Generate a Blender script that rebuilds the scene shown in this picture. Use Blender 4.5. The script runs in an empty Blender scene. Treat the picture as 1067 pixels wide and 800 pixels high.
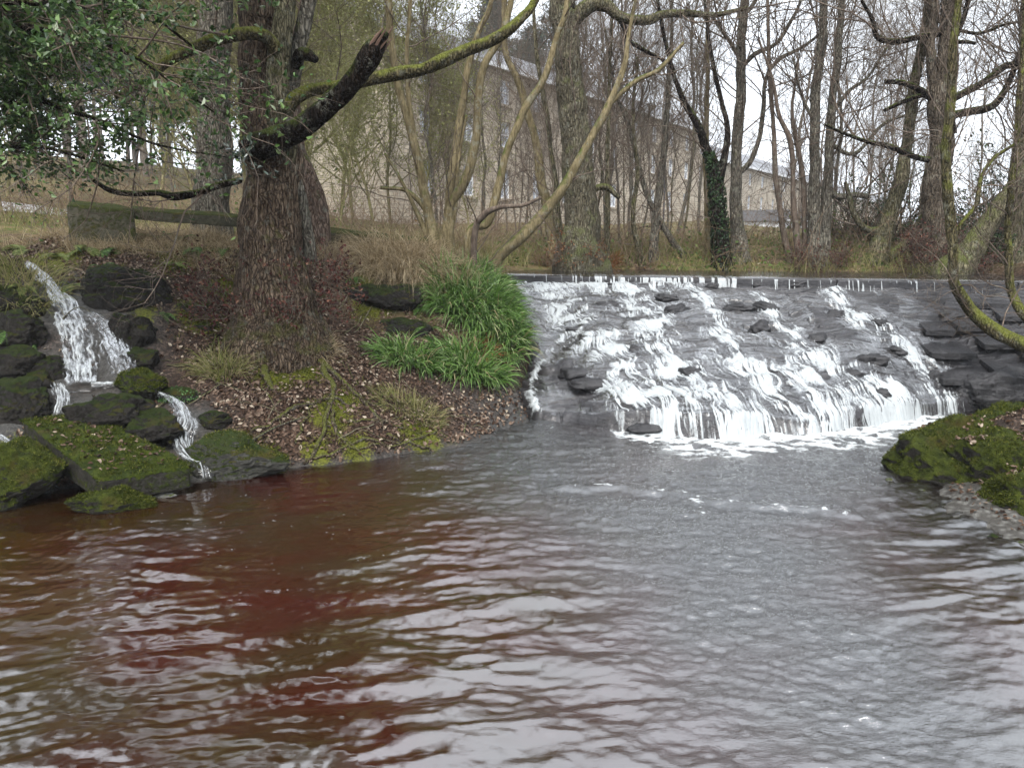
import bpy, math
import numpy as np
from mathutils import Vector, Matrix
R_ = np.random.default_rng(11)
SC = bpy.context.scene
COL = SC.collection
TAU = math.tau
# ------------------------------------------------------------------ camera
EYE = np.array([0.0, 0.0, 2.2]); PITCH = math.radians(10.62); FPX = 800.0
def ray(px, py):
    u = (px - 533.5) / FPX; v = (400.0 - py) / FPX
    return np.array([u, math.cos(PITCH) + v * math.sin(PITCH), -math.sin(PITCH) + v * math.cos(PITCH)])
def P(px, py, Y):
    d = ray(px, py); return EYE + d * (Y / d[1])
def W(px, py, z):
    d = ray(px, py); return EYE + d * ((z - EYE[2]) / d[2])
cd = bpy.data.cameras.new('camera'); cam = bpy.data.objects.new('camera', cd); COL.objects.link(cam)
cam.location = EYE; cam.rotation_euler = (math.pi / 2 - PITCH, 0, 0)
cd.sensor_width = 36; cd.lens = 36 * FPX / 1067; cd.clip_end = 1500; cd.clip_start = .05
SC.camera = cam
# ------------------------------------------------------------------ noise
def _h(ix, iy, iz, seed):
    n = (ix.astype(np.int64) * 374761393 + iy.astype(np.int64) * 668265263 + iz * 2147483647 + seed * 974634777) & 0xffffffff
    n = ((n ^ (n >> 13)) * 1274126177) & 0xffffffff
    n = ((n ^ (n >> 16)) * 2246822519) & 0xffffffff
    return ((n ^ (n >> 15)) & 0xffffff) / float(0xffffff)
def n2(x, y, seed=0):
    ix = np.floor(x); iy = np.floor(y); fx = x - ix; fy = y - iy
    fx = fx * fx * (3 - 2 * fx); fy = fy * fy * (3 - 2 * fy); z = np.int64(seed * 13)
    a = _h(ix, iy, z, seed); b = _h(ix + 1, iy, z, seed); c = _h(ix, iy + 1, z, seed); d = _h(ix + 1, iy + 1, z, seed)
    return (a + (b - a) * fx) * (1 - fy) + (c + (d - c) * fx) * fy
def f2(x, y, octv=4, seed=0, g=.5):
    s = 0; a = 1; t = 0
    for i in range(octv):
        s = s + a * n2(x * 2 ** i + 17.3 * i, y * 2 ** i - 9.1 * i, seed + i); t += a; a *= g
    return s / t * 2 - 1
def n3(p, seed=0):
    i = np.floor(p); f = p - i; f = f * f * (3 - 2 * f); r = 0
    for dz in (0, 1):
        for dy in (0, 1):
            for dx in (0, 1):
                w = (f[:, 0] if dx else 1 - f[:, 0]) * (f[:, 1] if dy else 1 - f[:, 1]) * (f[:, 2] if dz else 1 - f[:, 2])
                r = r + w * _h(i[:, 0] + dx, i[:, 1] + dy, (i[:, 2] + dz).astype(np.int64) * 7919, seed)
    return r * 2 - 1
def f3(p, octv=4, seed=0, g=.5):
    s = 0; a = 1; t = 0
    for k in range(octv): s = s + a * n3(p * 2 ** k + 31.7 * k, seed + k); t += a; a *= g
    return s / t
def sst(a, b, x):
    t = np.clip((x - a) / (b - a), 0, 1); return t * t * (3 - 2 * t)
# ------------------------------------------------------------------ materials
class M:
    def __init__(s, name):
        s.m = bpy.data.materials.new(name); s.m.use_nodes = True; s.t = s.m.node_tree; s.t.nodes.clear()
        s.out = s.t.nodes.new('ShaderNodeOutputMaterial')
    def n(s, typ, inp=None, **pr):
        nd = s.t.nodes.new('ShaderNode' + typ)
        for k, v in pr.items(): setattr(nd, k, v)
        for k, v in (inp or {}).items(): s.set(nd.inputs[k], v)
        return nd
    def set(s, sock, v):
        if isinstance(v, bpy.types.NodeSocket): s.t.links.new(v, sock)
        elif isinstance(v, bpy.types.Node): s.t.links.new(v.outputs[0], sock)
        elif isinstance(v, (tuple, list)) and len(v) == 3 and len(sock.default_value) == 4: sock.default_value = (*v, 1)
        else: sock.default_value = v
    def co(s, scale=(1, 1, 1), rot=(0, 0, 0)):
        c = s.n('TexCoord')
        return s.n('Mapping', {'Vector': c.outputs['Object'], 'Scale': scale, 'Rotation': rot}).outputs[0]
    def noise(s, vec, sc, det=4, ro=.55, dist=0):
        return s.n('TexNoise', {'Vector': vec, 'Scale': sc, 'Detail': det, 'Roughness': ro, 'Distortion': dist}).outputs[0]
    def ramp(s, f, st):
        r = s.n('ValToRGB', {'Fac': f}); e = r.color_ramp.elements
        while len(e) < len(st): e.new(.5)
        for q, (p, c) in zip(e, st): q.position = p; q.color = (*c, 1) if isinstance(c, tuple) else (c, c, c, 1)
        return r.outputs[0]
    def mix(s, f, a, b, mode='MIX'):
        r = s.n('MixRGB', {'Fac': f, 'Color1': a, 'Color2': b}, blend_type=mode); return r.outputs[0]
    def math(s, op, a, b=0.0, clamp=False):
        r = s.n('Math', {0: a, 1: b}, operation=op); r.use_clamp = clamp; return r.outputs[0]
    def attr(s, name): return s.n('Attribute', attribute_name=name).outputs['Fac']
    def nz(s):
        g = s.n('NewGeometry'); x = s.n('SeparateXYZ', {0: g.outputs['Normal']}); return x.outputs[2]
    def rnd(s): return s.n('NewGeometry').outputs['Random Per Island']
    def bump(s, h, st=.5, d=.02, nrm=None):
        i = {'Height': h, 'Strength': st, 'Distance': d}
        if nrm is not None: i['Normal'] = nrm
        return s.n('Bump', i).outputs[0]
    def pbsdf(s, col, rough=.8, nrm=None, spec=.4, **k):
        i = {'Base Color': col, 'Roughness': rough, 'Specular IOR Level': spec}
        if nrm is not None: i['Normal'] = nrm
        i.update(k); return s.n('BsdfPrincipled', i)
    def fin(s, sh): s.set(s.out.inputs['Surface'], sh); return s.m

def mat_bark(name, c1, c2, moss=.3, mosscol=(.07, .09, .02), sc=1.0, ridge=1.0, bd=.02):
    m = M(name); v = m.co((sc * 9, sc * 9, sc * 2.2)); v2 = m.co()
    f = m.noise(v, 3.2, 6, .65, .4); big = m.noise(v2, 2.1 * sc, 4, .6)
    wv = m.n('MixRGB', {'Fac': .10, 'Color1': m.co((sc * 1.0, sc * 1.0, sc * .13)), 'Color2': m.n('TexNoise', {'Vector': v2, 'Scale': 6.0, 'Detail': 3.0}).outputs['Color']}, blend_type='ADD').outputs[0]; crk = m.n('TexVoronoi', {'Vector': wv, 'Scale': 26.0}, feature='DISTANCE_TO_EDGE').outputs[0]
    col = m.mix(m.ramp(f, [(.38, 0.0), (.62, 1.0)]), c1, c2); col = m.mix(m.math('MULTIPLY', m.ramp(crk, [(.02, 1.0), (.16, 0.0)]), min(1, ridge * .8)), col, tuple(x * .35 for x in c1))
    col = m.mix(m.ramp(big, [(.35, 0.0), (.65, 1.0)]), col, m.mix(.6, col, tuple(x * .55 for x in c1)))
    fine = m.noise(v2, 60, 3, .6)
    pale = m.ramp(m.noise(v2, 7, 5, .75), [(.56, 0.0), (.64, .55)])
    col = m.mix(pale, col, (.20, .20, .16))
    if moss > 0:
        nz = m.nz(); mf = m.math('ADD', m.math('MULTIPLY', nz, .35), m.noise(v2, 5, 5, .65))
        mf = m.ramp(mf, [(.66 - moss * .28, 0.0), (.86 - moss * .28, 1.0)])
        col = m.mix(mf, col, m.mix(fine, tuple(x * .6 for x in mosscol), mosscol))
    crack = m.n('TexVoronoi', {'Vector': v, 'Scale': 2.2}, feature='DISTANCE_TO_EDGE').outputs[0]
    h = m.math('ADD', m.math('MULTIPLY', m.ramp(crack, [(0, 0.0), (.35, 1.0)]), .7 * ridge), m.math('ADD', f, m.math('MULTIPLY', fine, .25)))
    h = m.math('ADD', h, m.math('MULTIPLY', m.ramp(crk, [(0, 0.0), (.2, 1.0)]), .5 * ridge)); return m.fin(m.pbsdf(col, .85, m.bump(h, 1.0, bd * 1.6), .06))
def mat_leaf(name, stops, rough=.5, trans=.25, spec=.14):
    m = M(name); r = m.rnd(); col = m.ramp(r, stops)
    v = m.co(); col = m.mix(m.noise(v, 40, 2), col, m.mix(.5, col, (0, 0, 0)))
    p = m.pbsdf(col, rough, None, spec); t = m.n('BsdfTranslucent', {'Color': col})
    return m.fin(m.n('MixShader', {0: trans, 1: p, 2: t}))
def mat_plain(name, c, rough=.7, bs=0, spec=.4, var=.2, sc=8):
    m = M(name); v = m.co(); n = m.noise(v, sc, 5, .6)
    col = m.mix(n, c, tuple(x * (1 - var * 2) for x in c))
    return m.fin(m.pbsdf(col, rough, m.bump(n, bs, .01) if bs else None, spec))
def mat_stone(name, c1, c2, moss=0.0, wet=.35, mc=(.10, .13, .015), bd=.02, layers=0.0, green2=(.03, .05, .01), spec=.12):
    m = M(name); v = m.co(); a = m.noise(v, 3, 6, .65); b = m.noise(v, 22, 5, .7); c = m.noise(v, 140, 3, .6)
    lv = m.co((4, 4, 40)); lay = m.noise(lv, 1.2, 4, .6, .3)
    col = m.mix(m.ramp(a, [(.3, 0.0), (.7, 1.0)]), c1, c2); col = m.mix(m.ramp(b, [(.45, 0.0), (.75, .6)]), col, tuple(x * .4 for x in c1))
    h = m.math('ADD', m.math('ADD', b, m.math('MULTIPLY', c, .25)), m.math('MULTIPLY', lay, layers))
    ro = m.mix(b, (wet,) * 3, (wet + .25,) * 3)
    if moss > 0:
        nz = m.nz(); mf = m.math('ADD', m.math('MULTIPLY', nz, .45), m.math('ADD', m.math('MULTIPLY', a, .5), m.math('MULTIPLY', b, .5)))
        mf = m.ramp(mf, [(.95 - moss * .5, 0.0), (1.08 - moss * .5, 1.0)])
        mcol = m.mix(m.ramp(m.noise(v, 11, 4, .7), [(.35, 0.0), (.65, 1.0)]), green2, mc); mcol = m.mix(m.ramp(c, [(.3, 0.0), (.7, 1.0)]), m.mix(.55, mcol, (0, 0, 0)), mcol)
        mcol = m.mix(m.ramp(m.noise(v, 4.3, 3, .6), [(.55, 0.0), (.7, .55)]), mcol, (.10, .065, .02))
        col = m.mix(mf, col, mcol); ro = m.mix(mf, ro, (.95,) * 3)
        h = m.math('ADD', h, m.math('MULTIPLY', mf, m.math('ADD', m.math('MULTIPLY', c, 1.3), .5)))
    return m.fin(m.pbsdf(col, ro, m.bump(h, .9, bd), spec))
# ------------------------------------------------------------------ object helpers
def tag(o, label=None, cat=None, group=None, kind=None):
    if label: o['label'] = label
    if cat: o['category'] = cat
    if group: o['group'] = group
    if kind: o['kind'] = kind
    return o
def thing(name, loc, label, cat, group=None):
    o = bpy.data.objects.new(name, None); COL.objects.link(o); o.location = [float(a) for a in loc]; o.empty_display_size = .2
    return tag(o, label, cat, group)
def mk(name, V, F, mat, parent=None, smooth=True, attrs=None, org=None):
    """one mesh object; F = list of int arrays (n,3) or (n,4)"""
    V = np.asarray(V, dtype=np.float64).reshape(-1, 3)
    o0 = np.array(parent.location) if parent is not None and org is None else (np.array(org) if org is not None else np.zeros(3))
    F = [np.asarray(f, dtype=np.int32) for f in F if len(f)]
    me = bpy.data.meshes.new(name); me.vertices.add(len(V)); me.vertices.foreach_set('co', (V - o0).astype(np.float32).ravel())
    nl = sum(f.size for f in F); npy = sum(len(f) for f in F)
    me.loops.add(nl); me.polygons.add(npy)
    me.loops.foreach_set('vertex_index', np.concatenate([f.ravel() for f in F]))
    tot = np.concatenate([np.full(len(f), f.shape[1], np.int32) for f in F]); st = np.concatenate([[0], np.cumsum(tot)[:-1]]).astype(np.int32)
    me.polygons.foreach_set('loop_start', st); me.polygons.foreach_set('loop_total', tot)
    me.polygons.foreach_set('use_smooth', np.full(npy, smooth))
    for k, a in (attrs or {}).items():
        at = me.attributes.new(k, 'FLOAT', 'POINT'); at.data.foreach_set('value', np.asarray(a, dtype=np.float32).ravel())
    me.update(calc_edges=True); me.validate(); me.materials.append(mat)
    o = bpy.data.objects.new(name, me); COL.objects.link(o)
    if parent is not None: o.parent = parent
    elif org is not None: o.location = [float(a) for a in org]
    return o
class G:
    def __init__(s): s.v = []; s.q = []; s.t = []; s.n = 0
    def add(s, V, F):
        V = np.asarray(V, dtype=float).reshape(-1, 3); F = np.asarray(F, dtype=np.int64)
        if not len(F): return s
        (s.q if F.shape[1] == 4 else s.t).append(F + s.n); s.v.append(V); s.n += len(V); return s
    def addm(s, V, Fs):
        V = np.asarray(V, dtype=float).reshape(-1, 3)
        for F in Fs:
            F = np.asarray(F, dtype=np.int64); (s.q if F.shape[1] == 4 else s.t).append(F + s.n)
        s.v.append(V); s.n += len(V); return s
    def box(s, c, sz, rot=None):
        v = np.array([[x, y, z] for x in (-.5, .5) for y in (-.5, .5) for z in (-.5, .5)]) * np.array(sz)
        if rot is not None: v = v @ np.array(rot).T
        return s.add(v + np.array(c), [[0, 1, 3, 2], [4, 6, 7, 5], [0, 4, 5, 1], [2, 3, 7, 6], [0, 2, 6, 4], [1, 5, 7, 3]])
    def out(s):
        F = []
        if s.q: F.append(np.concatenate(s.q))
        if s.t: F.append(np.concatenate(s.t))
        return np.concatenate(s.v), F
    def mk(s, name, mat, parent=None, smooth=True, **k):
        V, F = s.out(); return mk(name, V, F, mat, parent, smooth, **k)
def children(o): return [c for c in bpy.data.objects if c.parent == o]
def copy_tree(root, ch, loc, rz, sc, label=None, group=None):
    r = root.copy(); COL.objects.link(r); r.location = [float(a) for a in loc]; r.rotation_euler = (0, 0, rz); r.scale = (sc,) * 3 if not isinstance(sc, tuple) else sc
    if label: r['label'] = label
    if group: r['group'] = group
    for c in ch:
        d = c.copy(); COL.objects.link(d); d.parent = r
    return r
def nrm(a): return a / np.maximum(np.linalg.norm(a, axis=-1, keepdims=True), 1e-9)
def tubes(Pt, Rd, S=4, cap=True, ridge=0, rf=5.0, seed=0):
    Pt = np.asarray(Pt, float); Rd = np.asarray(Rd, float)
    if Pt.ndim == 2: Pt = Pt[None]; Rd = Rd[None]
    N, K, _ = Pt.shape; T = nrm(np.gradient(Pt, axis=1)); mT = T[:, 0]
    ax = np.where(np.abs(mT[:, 2:3]) < .8, np.array([[0, 0, 1.]]), np.array([[1., 0, 0]]))
    U = nrm(np.cross(mT, ax)); a = np.arange(S) / S * TAU; out = np.empty((N, K, S, 3))
    for k in range(K):
        U = nrm(U - T[:, k] * np.sum(U * T[:, k], axis=1, keepdims=True)); Vv = np.cross(T[:, k], U)
        r = Rd[:, k][:, None]
        if ridge:
            q = np.stack([np.cos(a) * rf + 0 * r, np.sin(a) * rf + 0 * r, 0 * a + 0 * r + k * .22], -1).reshape(-1, 3)
            w = f3(q, 3, seed).reshape(N, S); r = r * (1 + ridge * w + ridge * .8 * (1 - 2 * np.abs(f3(q * 1.3 + 9, 2, seed + 5).reshape(N, S))) )
        out[:, k] = Pt[:, k][:, None] + r[..., None] * (np.cos(a)[None, :, None] * U[:, None] + np.sin(a)[None, :, None] * Vv[:, None])
    i = np.arange(N)[:, None, None] * K * S + np.arange(K - 1)[None, :, None] * S; j = np.arange(S)[None, None]; j2 = (np.arange(S) + 1)[None, None] % S
    Q = np.stack([i + j, i + j2, i + S + j2, i + S + j], -1).reshape(-1, 4)
    V = out.reshape(-1, 3); Fs = [Q]
    if cap and S > 4:
        c = len(V); V = np.concatenate([V, Pt[:, -1]]); b = (np.arange(N) * K * S + (K - 1) * S)[:, None]
        Fs.append(np.stack([b + np.arange(S)[None], b + (np.arange(S)[None] + 1) % S, np.broadcast_to(c + np.arange(N)[:, None], (N, S))], -1).reshape(-1, 3))
    return V, Fs
def crom(p, n):
    """Catmull-Rom through rows of p (any width), n samples"""
    p = np.asarray(p, float)
    if len(p) == 2: return p[0] + (p[1] - p[0]) * np.linspace(0, 1, n)[:, None]
    q = np.concatenate([[2 * p[0] - p[1]], p, [2 * p[-1] - p[-2]]]); d = np.concatenate([[0], np.cumsum(np.linalg.norm(np.diff(p[:, :3], axis=0), axis=1))])
    s = np.linspace(0, d[-1] * .99999, n); k = np.clip(np.searchsorted(d, s, side='right') - 1, 0, len(p) - 2); t = ((s - d[k]) / np.maximum(d[k + 1] - d[k], 1e-9))[:, None]
    a, b, c, e = q[k], q[k + 1], q[k + 2], q[k + 3]
    return .5 * (2 * b + (c - a) * t + (2 * a - 5 * b + 4 * c - e) * t ** 2 + (3 * b - a - 3 * c + e) * t ** 3)
def sprout(S, n, L, ang, K=6, up=.1, curl=.25, rr=.5, rk=.012, tip=.3, wt=None, rg=R_, gh=None):
    """children from sample set S=(pos,tan,rad)"""
    pos, tan, rad = S; w = None
    if wt is not None: w = wt / wt.sum()
    i = rg.choice(len(pos), n, p=w); p = pos[i]; t = tan[i]
    per = rg.normal(size=(n, 3)); per = nrm(per - t * np.sum(per * t, 1, keepdims=True)); a = rg.uniform(*ang, size=(n, 1))
    d = nrm(np.cos(a) * t + np.sin(a) * per); ln = rg.uniform(*L, size=(n, 1)); pts = [p]; step = ln / (K - 1)
    cv = rg.normal(size=(n, 3)) * curl * .6
    for k in range(K - 1):
        d = nrm(d + cv + rg.normal(size=(n, 3)) * curl + np.array([0, 0, up])); pts.append(pts[-1] + d * step)
    Pt = np.stack(pts, 1); r0 = np.minimum(rad[i] * rr, ln[:, 0] * rk + .0015)
    return Pt, r0[:, None] * np.linspace(1, tip, K)[None]
def samples(Pt, Rd, k0=1):
    T = nrm(np.gradient(Pt, axis=1)); return Pt[:, k0:].reshape(-1, 3), T[:, k0:].reshape(-1, 3), Rd[:, k0:].ravel()
def catS(*a): return tuple(np.concatenate([x[i] for x in a]) for i in range(3))
# leaf scatter: one bent leaf per point
def leaves(pos, nor, size, ratio=.5, fold=.25, rg=R_, spiky=False):
    n = len(pos); nor = nrm(nor); t = rg.normal(size=(n, 3)); t = nrm(t - nor * np.sum(t * nor, 1, keepdims=True)); b = np.cross(nor, t)
    s = np.broadcast_to(np.asarray(size), (n,))[:, None]; w = s * ratio * rg.uniform(.8, 1.2, (n, 1)); f = s * fold * rg.uniform(-.4, 1.3, (n, 1)); cu = s * rg.uniform(-.15, .25, (n, 1))
    A = pos - t * s * .5 - nor * cu; B = pos + t * s * .5 - nor * cu * .5
    L1 = pos - t * s * .15 + b * w * .5 + nor * f; L2 = pos + t * s * .22 + b * w * .36 + nor * f * .8
    R1 = pos - t * s * .15 - b * w * .5 + nor * f; R2 = pos + t * s * .22 - b * w * .36 + nor * f * .8
    V = np.stack([A, B, L1, L2, R1, R2], 1).reshape(-1, 3); k = (np.arange(n) * 6)[:, None]
    return V, np.concatenate([k + np.array([[0, 1, 3, 2]]), k + np.array([[0, 4, 5, 1]])])
def blades(pos, dirn, length, width, droop=.6, K=5, rg=R_, wind=None):
    """arching grass blades, tapered ribbons"""
    n = len(pos); d = nrm(dirn); ln = np.broadcast_to(np.asarray(length), (n,))[:, None]; w = np.broadcast_to(np.asarray(width), (n,))[:, None]
    side = nrm(np.cross(d, rg.normal(size=(n, 3)))); p = pos.copy(); vs = []
    for k in range(K):
        ww = w * (1 - (k / (K - 1)) ** 1.6) * .5 + .0004
        vs += [p - side * ww, p + side * ww]
        d = nrm(d + np.array([0, 0, -droop]) * (k + 1) / K * rg.uniform(.5, 1.3, (n, 1)) + rg.normal(size=(n, 3)) * .05); p = p + d * ln / (K - 1)
    V = np.stack(vs, 1).reshape(-1, 3); b = (np.arange(n) * 2 * K)[:, None]
    return V, np.concatenate([b + np.array([[2 * k, 2 * k + 1, 2 * k + 3, 2 * k + 2]]) for k in range(K - 1)])
def grid_faces(nx, ny):
    i = (np.arange(ny - 1)[:, None] * nx + np.arange(nx - 1)[None]).ravel(); return np.stack([i, i + 1, i + nx + 1, i + nx], -1)
SKY=.066; HAZE=.0008; EXPO=2.3
# ------------------------------------------------------------------ terrain
def yc(x): return 13.6 - .32 * np.clip(x, -3, 12)
def yf(x): return np.interp(x, [-1, -.2, .3, 1.35, 2.1, 3.46, 4.8, 5.6, 6.4, 8], [10.6, 10.2, 9.3, 8.65, 8.42, 8.5, 9.15, 9.75, 9.9, 10.1]) + .14 * f2(np.asarray(x, float) * 1.3, np.asarray(x, float) * 0 + 2, 3, 12) * sst(6.4, 5.8, np.asarray(x, float))
def xl(y): return np.interp(y, [8, 9.3, 10, 10.6, 11, 12, 13.6, 15], [.3, -.08, .0, .18, .14, .06, -.1, -.1])
CZ = 1.60
def apron(x, y):
    s = (yc(x) - y) / (yc(x) - yf(x))
    z = (CZ - .13) * np.clip(1 - s, 0, 3) + (.02 + (.04 + .13 * sst(.3, .7, n2(x * 1.1, x * 0, 9))) * sst(.5, 1.5, x)) * s + .10 * np.sin(np.clip(s, 0, 1) * math.pi) * sst(0, 3, x)
    return s, z
ctl = []
def C(px, py, Y): ctl.append(P(px, py, Y))
for px, py in ((-120, 535), (-60, 530), (0, 524), (40, 516), (110, 508), (170, 504), (230, 502), (275, 496), (320, 490), (370, 484), (420, 476), (480, 468), (520, 458), (545, 444), (556, 428)):
    w = W(px, py, -.03); ctl.append(w); ctl.append(w + np.array([0, -.35, -.16])); 
for a in ((275, 468, 7.35), (320, 462, 7.5), (380, 452, 7.75), (430, 448, 8.05), (285, 350, 9.1), (230, 345, 8.9), (330, 400, 8.3), (300, 430, 7.8), (400, 420, 8.3), (450, 440, 8.35), (500, 410, 9.2), (540, 405, 9.5),
          (380, 345, 9.8), (420, 312, 10.5), (470, 290, 11.2), (380, 272, 11), (330, 300, 10.1), (440, 262, 11.8), (520, 277, 12.8), (548, 325, 11.1), (565, 372, 10.2), (520, 340, 10.6),
          (240, 262, 10.2), (150, 258, 10), (100, 262, 9.8), (180, 300, 9.2), (210, 335, 9), (130, 300, 9.0), (40, 283, 9.1), (70, 325, 8.6), (90, 350, 8.3), (95, 398, 7.95), (130, 372, 8.1), (165, 385, 8.2),
          (60, 415, 7.5), (140, 450, 7.15), (200, 440, 7.4), (210, 480, 6.95), (0, 440, 7.0), (0, 400, 7.6), (0, 340, 8.2), (0, 280, 8.9), (-80, 400, 7.6), (-90, 290, 8.8), (20, 500, 6.45), (-60, 470, 6.6), (240, 410, 7.9), (250, 450, 7.4)): C(*a)
ctl += [np.array(a, float) for a in (
    (-6, 3, -.3), (-3, 3, -.5), (0, 3, -.55), (2.5, 3, -.45), (4.3, 3, -.16), (-3, 5, -.5), (0, 5, -.65), (2, 6, -.6), (3, 4.6, -.36), (-1, 6.5, -.45), (1, 7.6, -.5), (3, 7.3, -.45), (4.0, 8.2, -.3), (-5, 5, -.28), (-8, 4.6, -.1),
    (0, 2, -.3), (0, .6, .35), (-3, 1, .2), (3, .8, .2), (0, -1, .5), (-8, 2, .5), (-9, 0, .9), (5.5, 2, .4), (4, 1.2, .25), (7, 0, .9), (-10, 5, .8),
    (3.55, 5.85, -.02), (3.3, 4.9, -.06), (3.9, 6.6, 0), (4.2, 7.3, .02), (3.1, 4.2, -.2), (4.2, 5.2, .02), (4.4, 6.75, .22), (4.6, 7.1, .42), (5.0, 7.4, .55), (5.2, 6.9, .6), (6, 7.2, .7), (5.4, 5.8, .4), (6.5, 5, .8), (5.2, 4, .12), (7.5, 6.6, 1.1), (8.5, 8, 1.3), (9, 9.3, 1.35), (10, 6, 1.7), (5.2, 8.2, .1), (6.3, 8.7, .15), (7.4, 8.6, .8), (6, 9.5, -.3), (7.3, 9.5, -.1), (8.2, 9.8, .5), (9.4, 11, 1.7), (8.6, 12.4, 1.75),
    (-8, 12, 2.2), (-4, 12, 2.15), (-1.4, 13, 2.0), (-10, 9, 2.2), (-12, 5, 2), (-5, 16, 2.2), (0, 17.5, 1.9), (-.6, 14.2, 1.8), (-.8, 13.4, 1.85),
    (1, 12, .5), (1, 10.4, 0), (3, 12, .5), (3, 10, -.2), (5, 11, .4), (5, 10, -.1), (7, 11, .4), (1, 9.2, -.3), (2.2, 8.9, -.3), (3.6, 9, -.3), (.4, 13.1, 1.1), (3, 12.4, 1.0), (6, 11.5, 1.0), (8, 10.9, 1.2),
    (1, 14.6, 1.3), (3, 14, 1.25), (5.5, 13.3, 1.25), (8, 12.6, 1.35), (.5, 16.2, 1.85), (3, 15.8, 1.82), (6, 15.2, 1.8), (9, 14.6, 1.85), (12, 14, 1.9), (14, 10, 2.1), (14, 4, 2.4),
    (-20, 30, 4.2), (-12, 18, 2.8), (-8, 25, 2.8), (0, 25, 2.1), (10, 25, 2.0), (25, 30, 2.0), (0, 40, 2.5), (30, 60, 2.5), (60, 100, 2.5), (100, 150, 3), (-20, 60, 6), (-50, 100, 12), (-60, 60, 10), (-60, 20, 7), (40, 20, 2.6),
    (60, 60, 2.6), (150, 150, 4), (0, 200, 12), (-100, 200, 20), (-100, 0, 8), (100, 0, 4), (0, -30, 2), (150, 30, 5), (-4, 40, 2.6), (12, 45, 2.4))]
ctl = np.array(ctl)
_d = np.linalg.norm(ctl[:, None, :2] - ctl[None, :, :2], axis=2); _n = len(ctl)
_A = np.zeros((_n + 1, _n + 1)); _A[:_n, :_n] = -_d + np.eye(_n) * .006; _A[_n, :_n] = 1; _A[:_n, _n] = 1
_w = np.linalg.solve(_A, np.concatenate([ctl[:, 2], [0]]))
def H0(x, y):
    x = np.asarray(x, float); y = np.asarray(y, float); sh = x.shape; x = x.ravel(); y = y.ravel(); o = np.empty(len(x))
    for i in range(0, len(x), 20000):
        d = np.hypot(x[i:i + 20000, None] - ctl[None, :, 0], y[i:i + 20000, None] - ctl[None, :, 1]); o[i:i + 20000] = -d @ _w[:_n] + _w[_n]
    return o.reshape(sh)
def inweir(x, y):
    return (x > xl(y)) & (x < 8.3) & (y < yc(x)) & (y > yf(x))
def H(x, y):
    x = np.asarray(x, float); y = np.asarray(y, float); h = H0(x, y)
    near = np.clip((20 - np.hypot(x, y - 8)) / 8, 0, 1); land = sst(-.25, .15, h)
    h = h + near * (f2(x * 2.3, y * 2.3, 4, 3) * .07 + f2(x * 9, y * 9, 3, 5) * .03) * (.25 + .75 * land) + (1 - near) * f2(x * .12, y * .12, 4, 8) * .5
    s, a = apron(x, y); k = sst(0, .12, x - xl(y)) * sst(0, .1, 8.3 - x) * sst(-.02, .03, s) * sst(-.02, .04, 1.02 - s)
    return h + (np.minimum(h, a - .16) - h) * k
def Hs(x, y):
    h = H(x, y); s, a = apron(x, y); w = inweir(x, y)
    return np.where(w, np.maximum(h, a), np.maximum(h, np.where(y < yc(x), 0, np.where((y < 15.5) & (x > 0) & (x < 9), CZ + .03, -9))))
def hit(px, py):
    d = ray(px, py); y = np.concatenate([np.arange(2.5, 18, .03), np.arange(18, 120, .3)]); t = y / d[1]
    x = d[0] * t; z = 2.2 + d[2] * t; g = Hs(x, y); k = np.nonzero(z < g)[0]
    k = k[0] if len(k) else len(y) - 1
    return np.array([x[k], y[k], g[k]])
def gz(x, y): return float(H(np.array([x]), np.array([y]))[0])
def spacing(a, b, c, d, s, far):
    n = np.arange(b, c + s, s); l = b - np.geomspace(.1, b - a, far)[::-1]; r = n[-1] + np.geomspace(.1, d - n[-1], far); return np.concatenate([l, n, r])
gx = spacing(-260, -7.5, 9.5, 320, .03, 70); gy = spacing(-120, 2.2, 16.5, 420, .034, 70)
X, Y = np.meshgrid(gx, gy); Z = H(X, Y)
def blob(pts, X, Y):
    o = np.zeros(X.shape)
    for px, py, r in pts:
        h = hit(px, py); o = np.maximum(o, np.exp(-((X - h[0]) ** 2 + (Y - h[1]) ** 2) / r ** 2))
    return o
MOSSPT = [(285, 395, .28), (318, 390, .22), (345, 435, .25), (330, 470, .18), (440, 455, .3), (300, 345, .3), (370, 470, .2), (210, 335, .3), (360, 420, .2), (60, 270, .45), (180, 275, .3), (120, 290, .25), (235, 300, .25), (380, 300, .25), (385, 320, .3), (150, 330, .2), (120, 255, .5), (200, 260, .3), (10, 490, .35), (560, 430, .1), (240, 475, .3), (280, 480, .2)]
moss = blob(MOSSPT, X, Y)
mud = np.clip(blob([(60, 320, .5), (110, 340, .55), (110, 380, .5), (40, 400, .5), (100, 430, .5), (190, 440, .35), (20, 440, .5), (205, 480, .3), (130, 310, .35)], X, Y) * 1.3 + np.exp(-((X - .3) ** 2 + (Y - 9.1) ** 2) / .8) + np.exp(-((X - 4.0) ** 2 / .6 + (Y - 5.8) ** 2 / 3)) + sst(.12, -.02, Z) * .8, 0, 1)
straw = np.clip(sst(12.5, 15, Y) + sst(9.6, 10.6, Y) * sst(.5, -1, X) * .7, 0, 1)
m = M('leafy_bank_soil'); v = m.co(); a = m.noise(v, 5, 6, .65); b = m.noise(v, 38, 4, .7); c = m.noise(v, 130, 3, .6)
vor = m.n('TexVoronoi', {'Vector': v, 'Scale': 26.0}); lf = m.ramp(m.n('SeparateXYZ', {0: vor.outputs['Color']}).outputs[0], [(0, (.022, .014, .010)), (.35, (.055, .033, .024)), (.7, (.10, .062, .045)), (1, (.15, .10, .075))])
col = m.mix(m.ramp(b, [(.4, 0.0), (.62, 1.0)]), (.020, .014, .010), lf)
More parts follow.
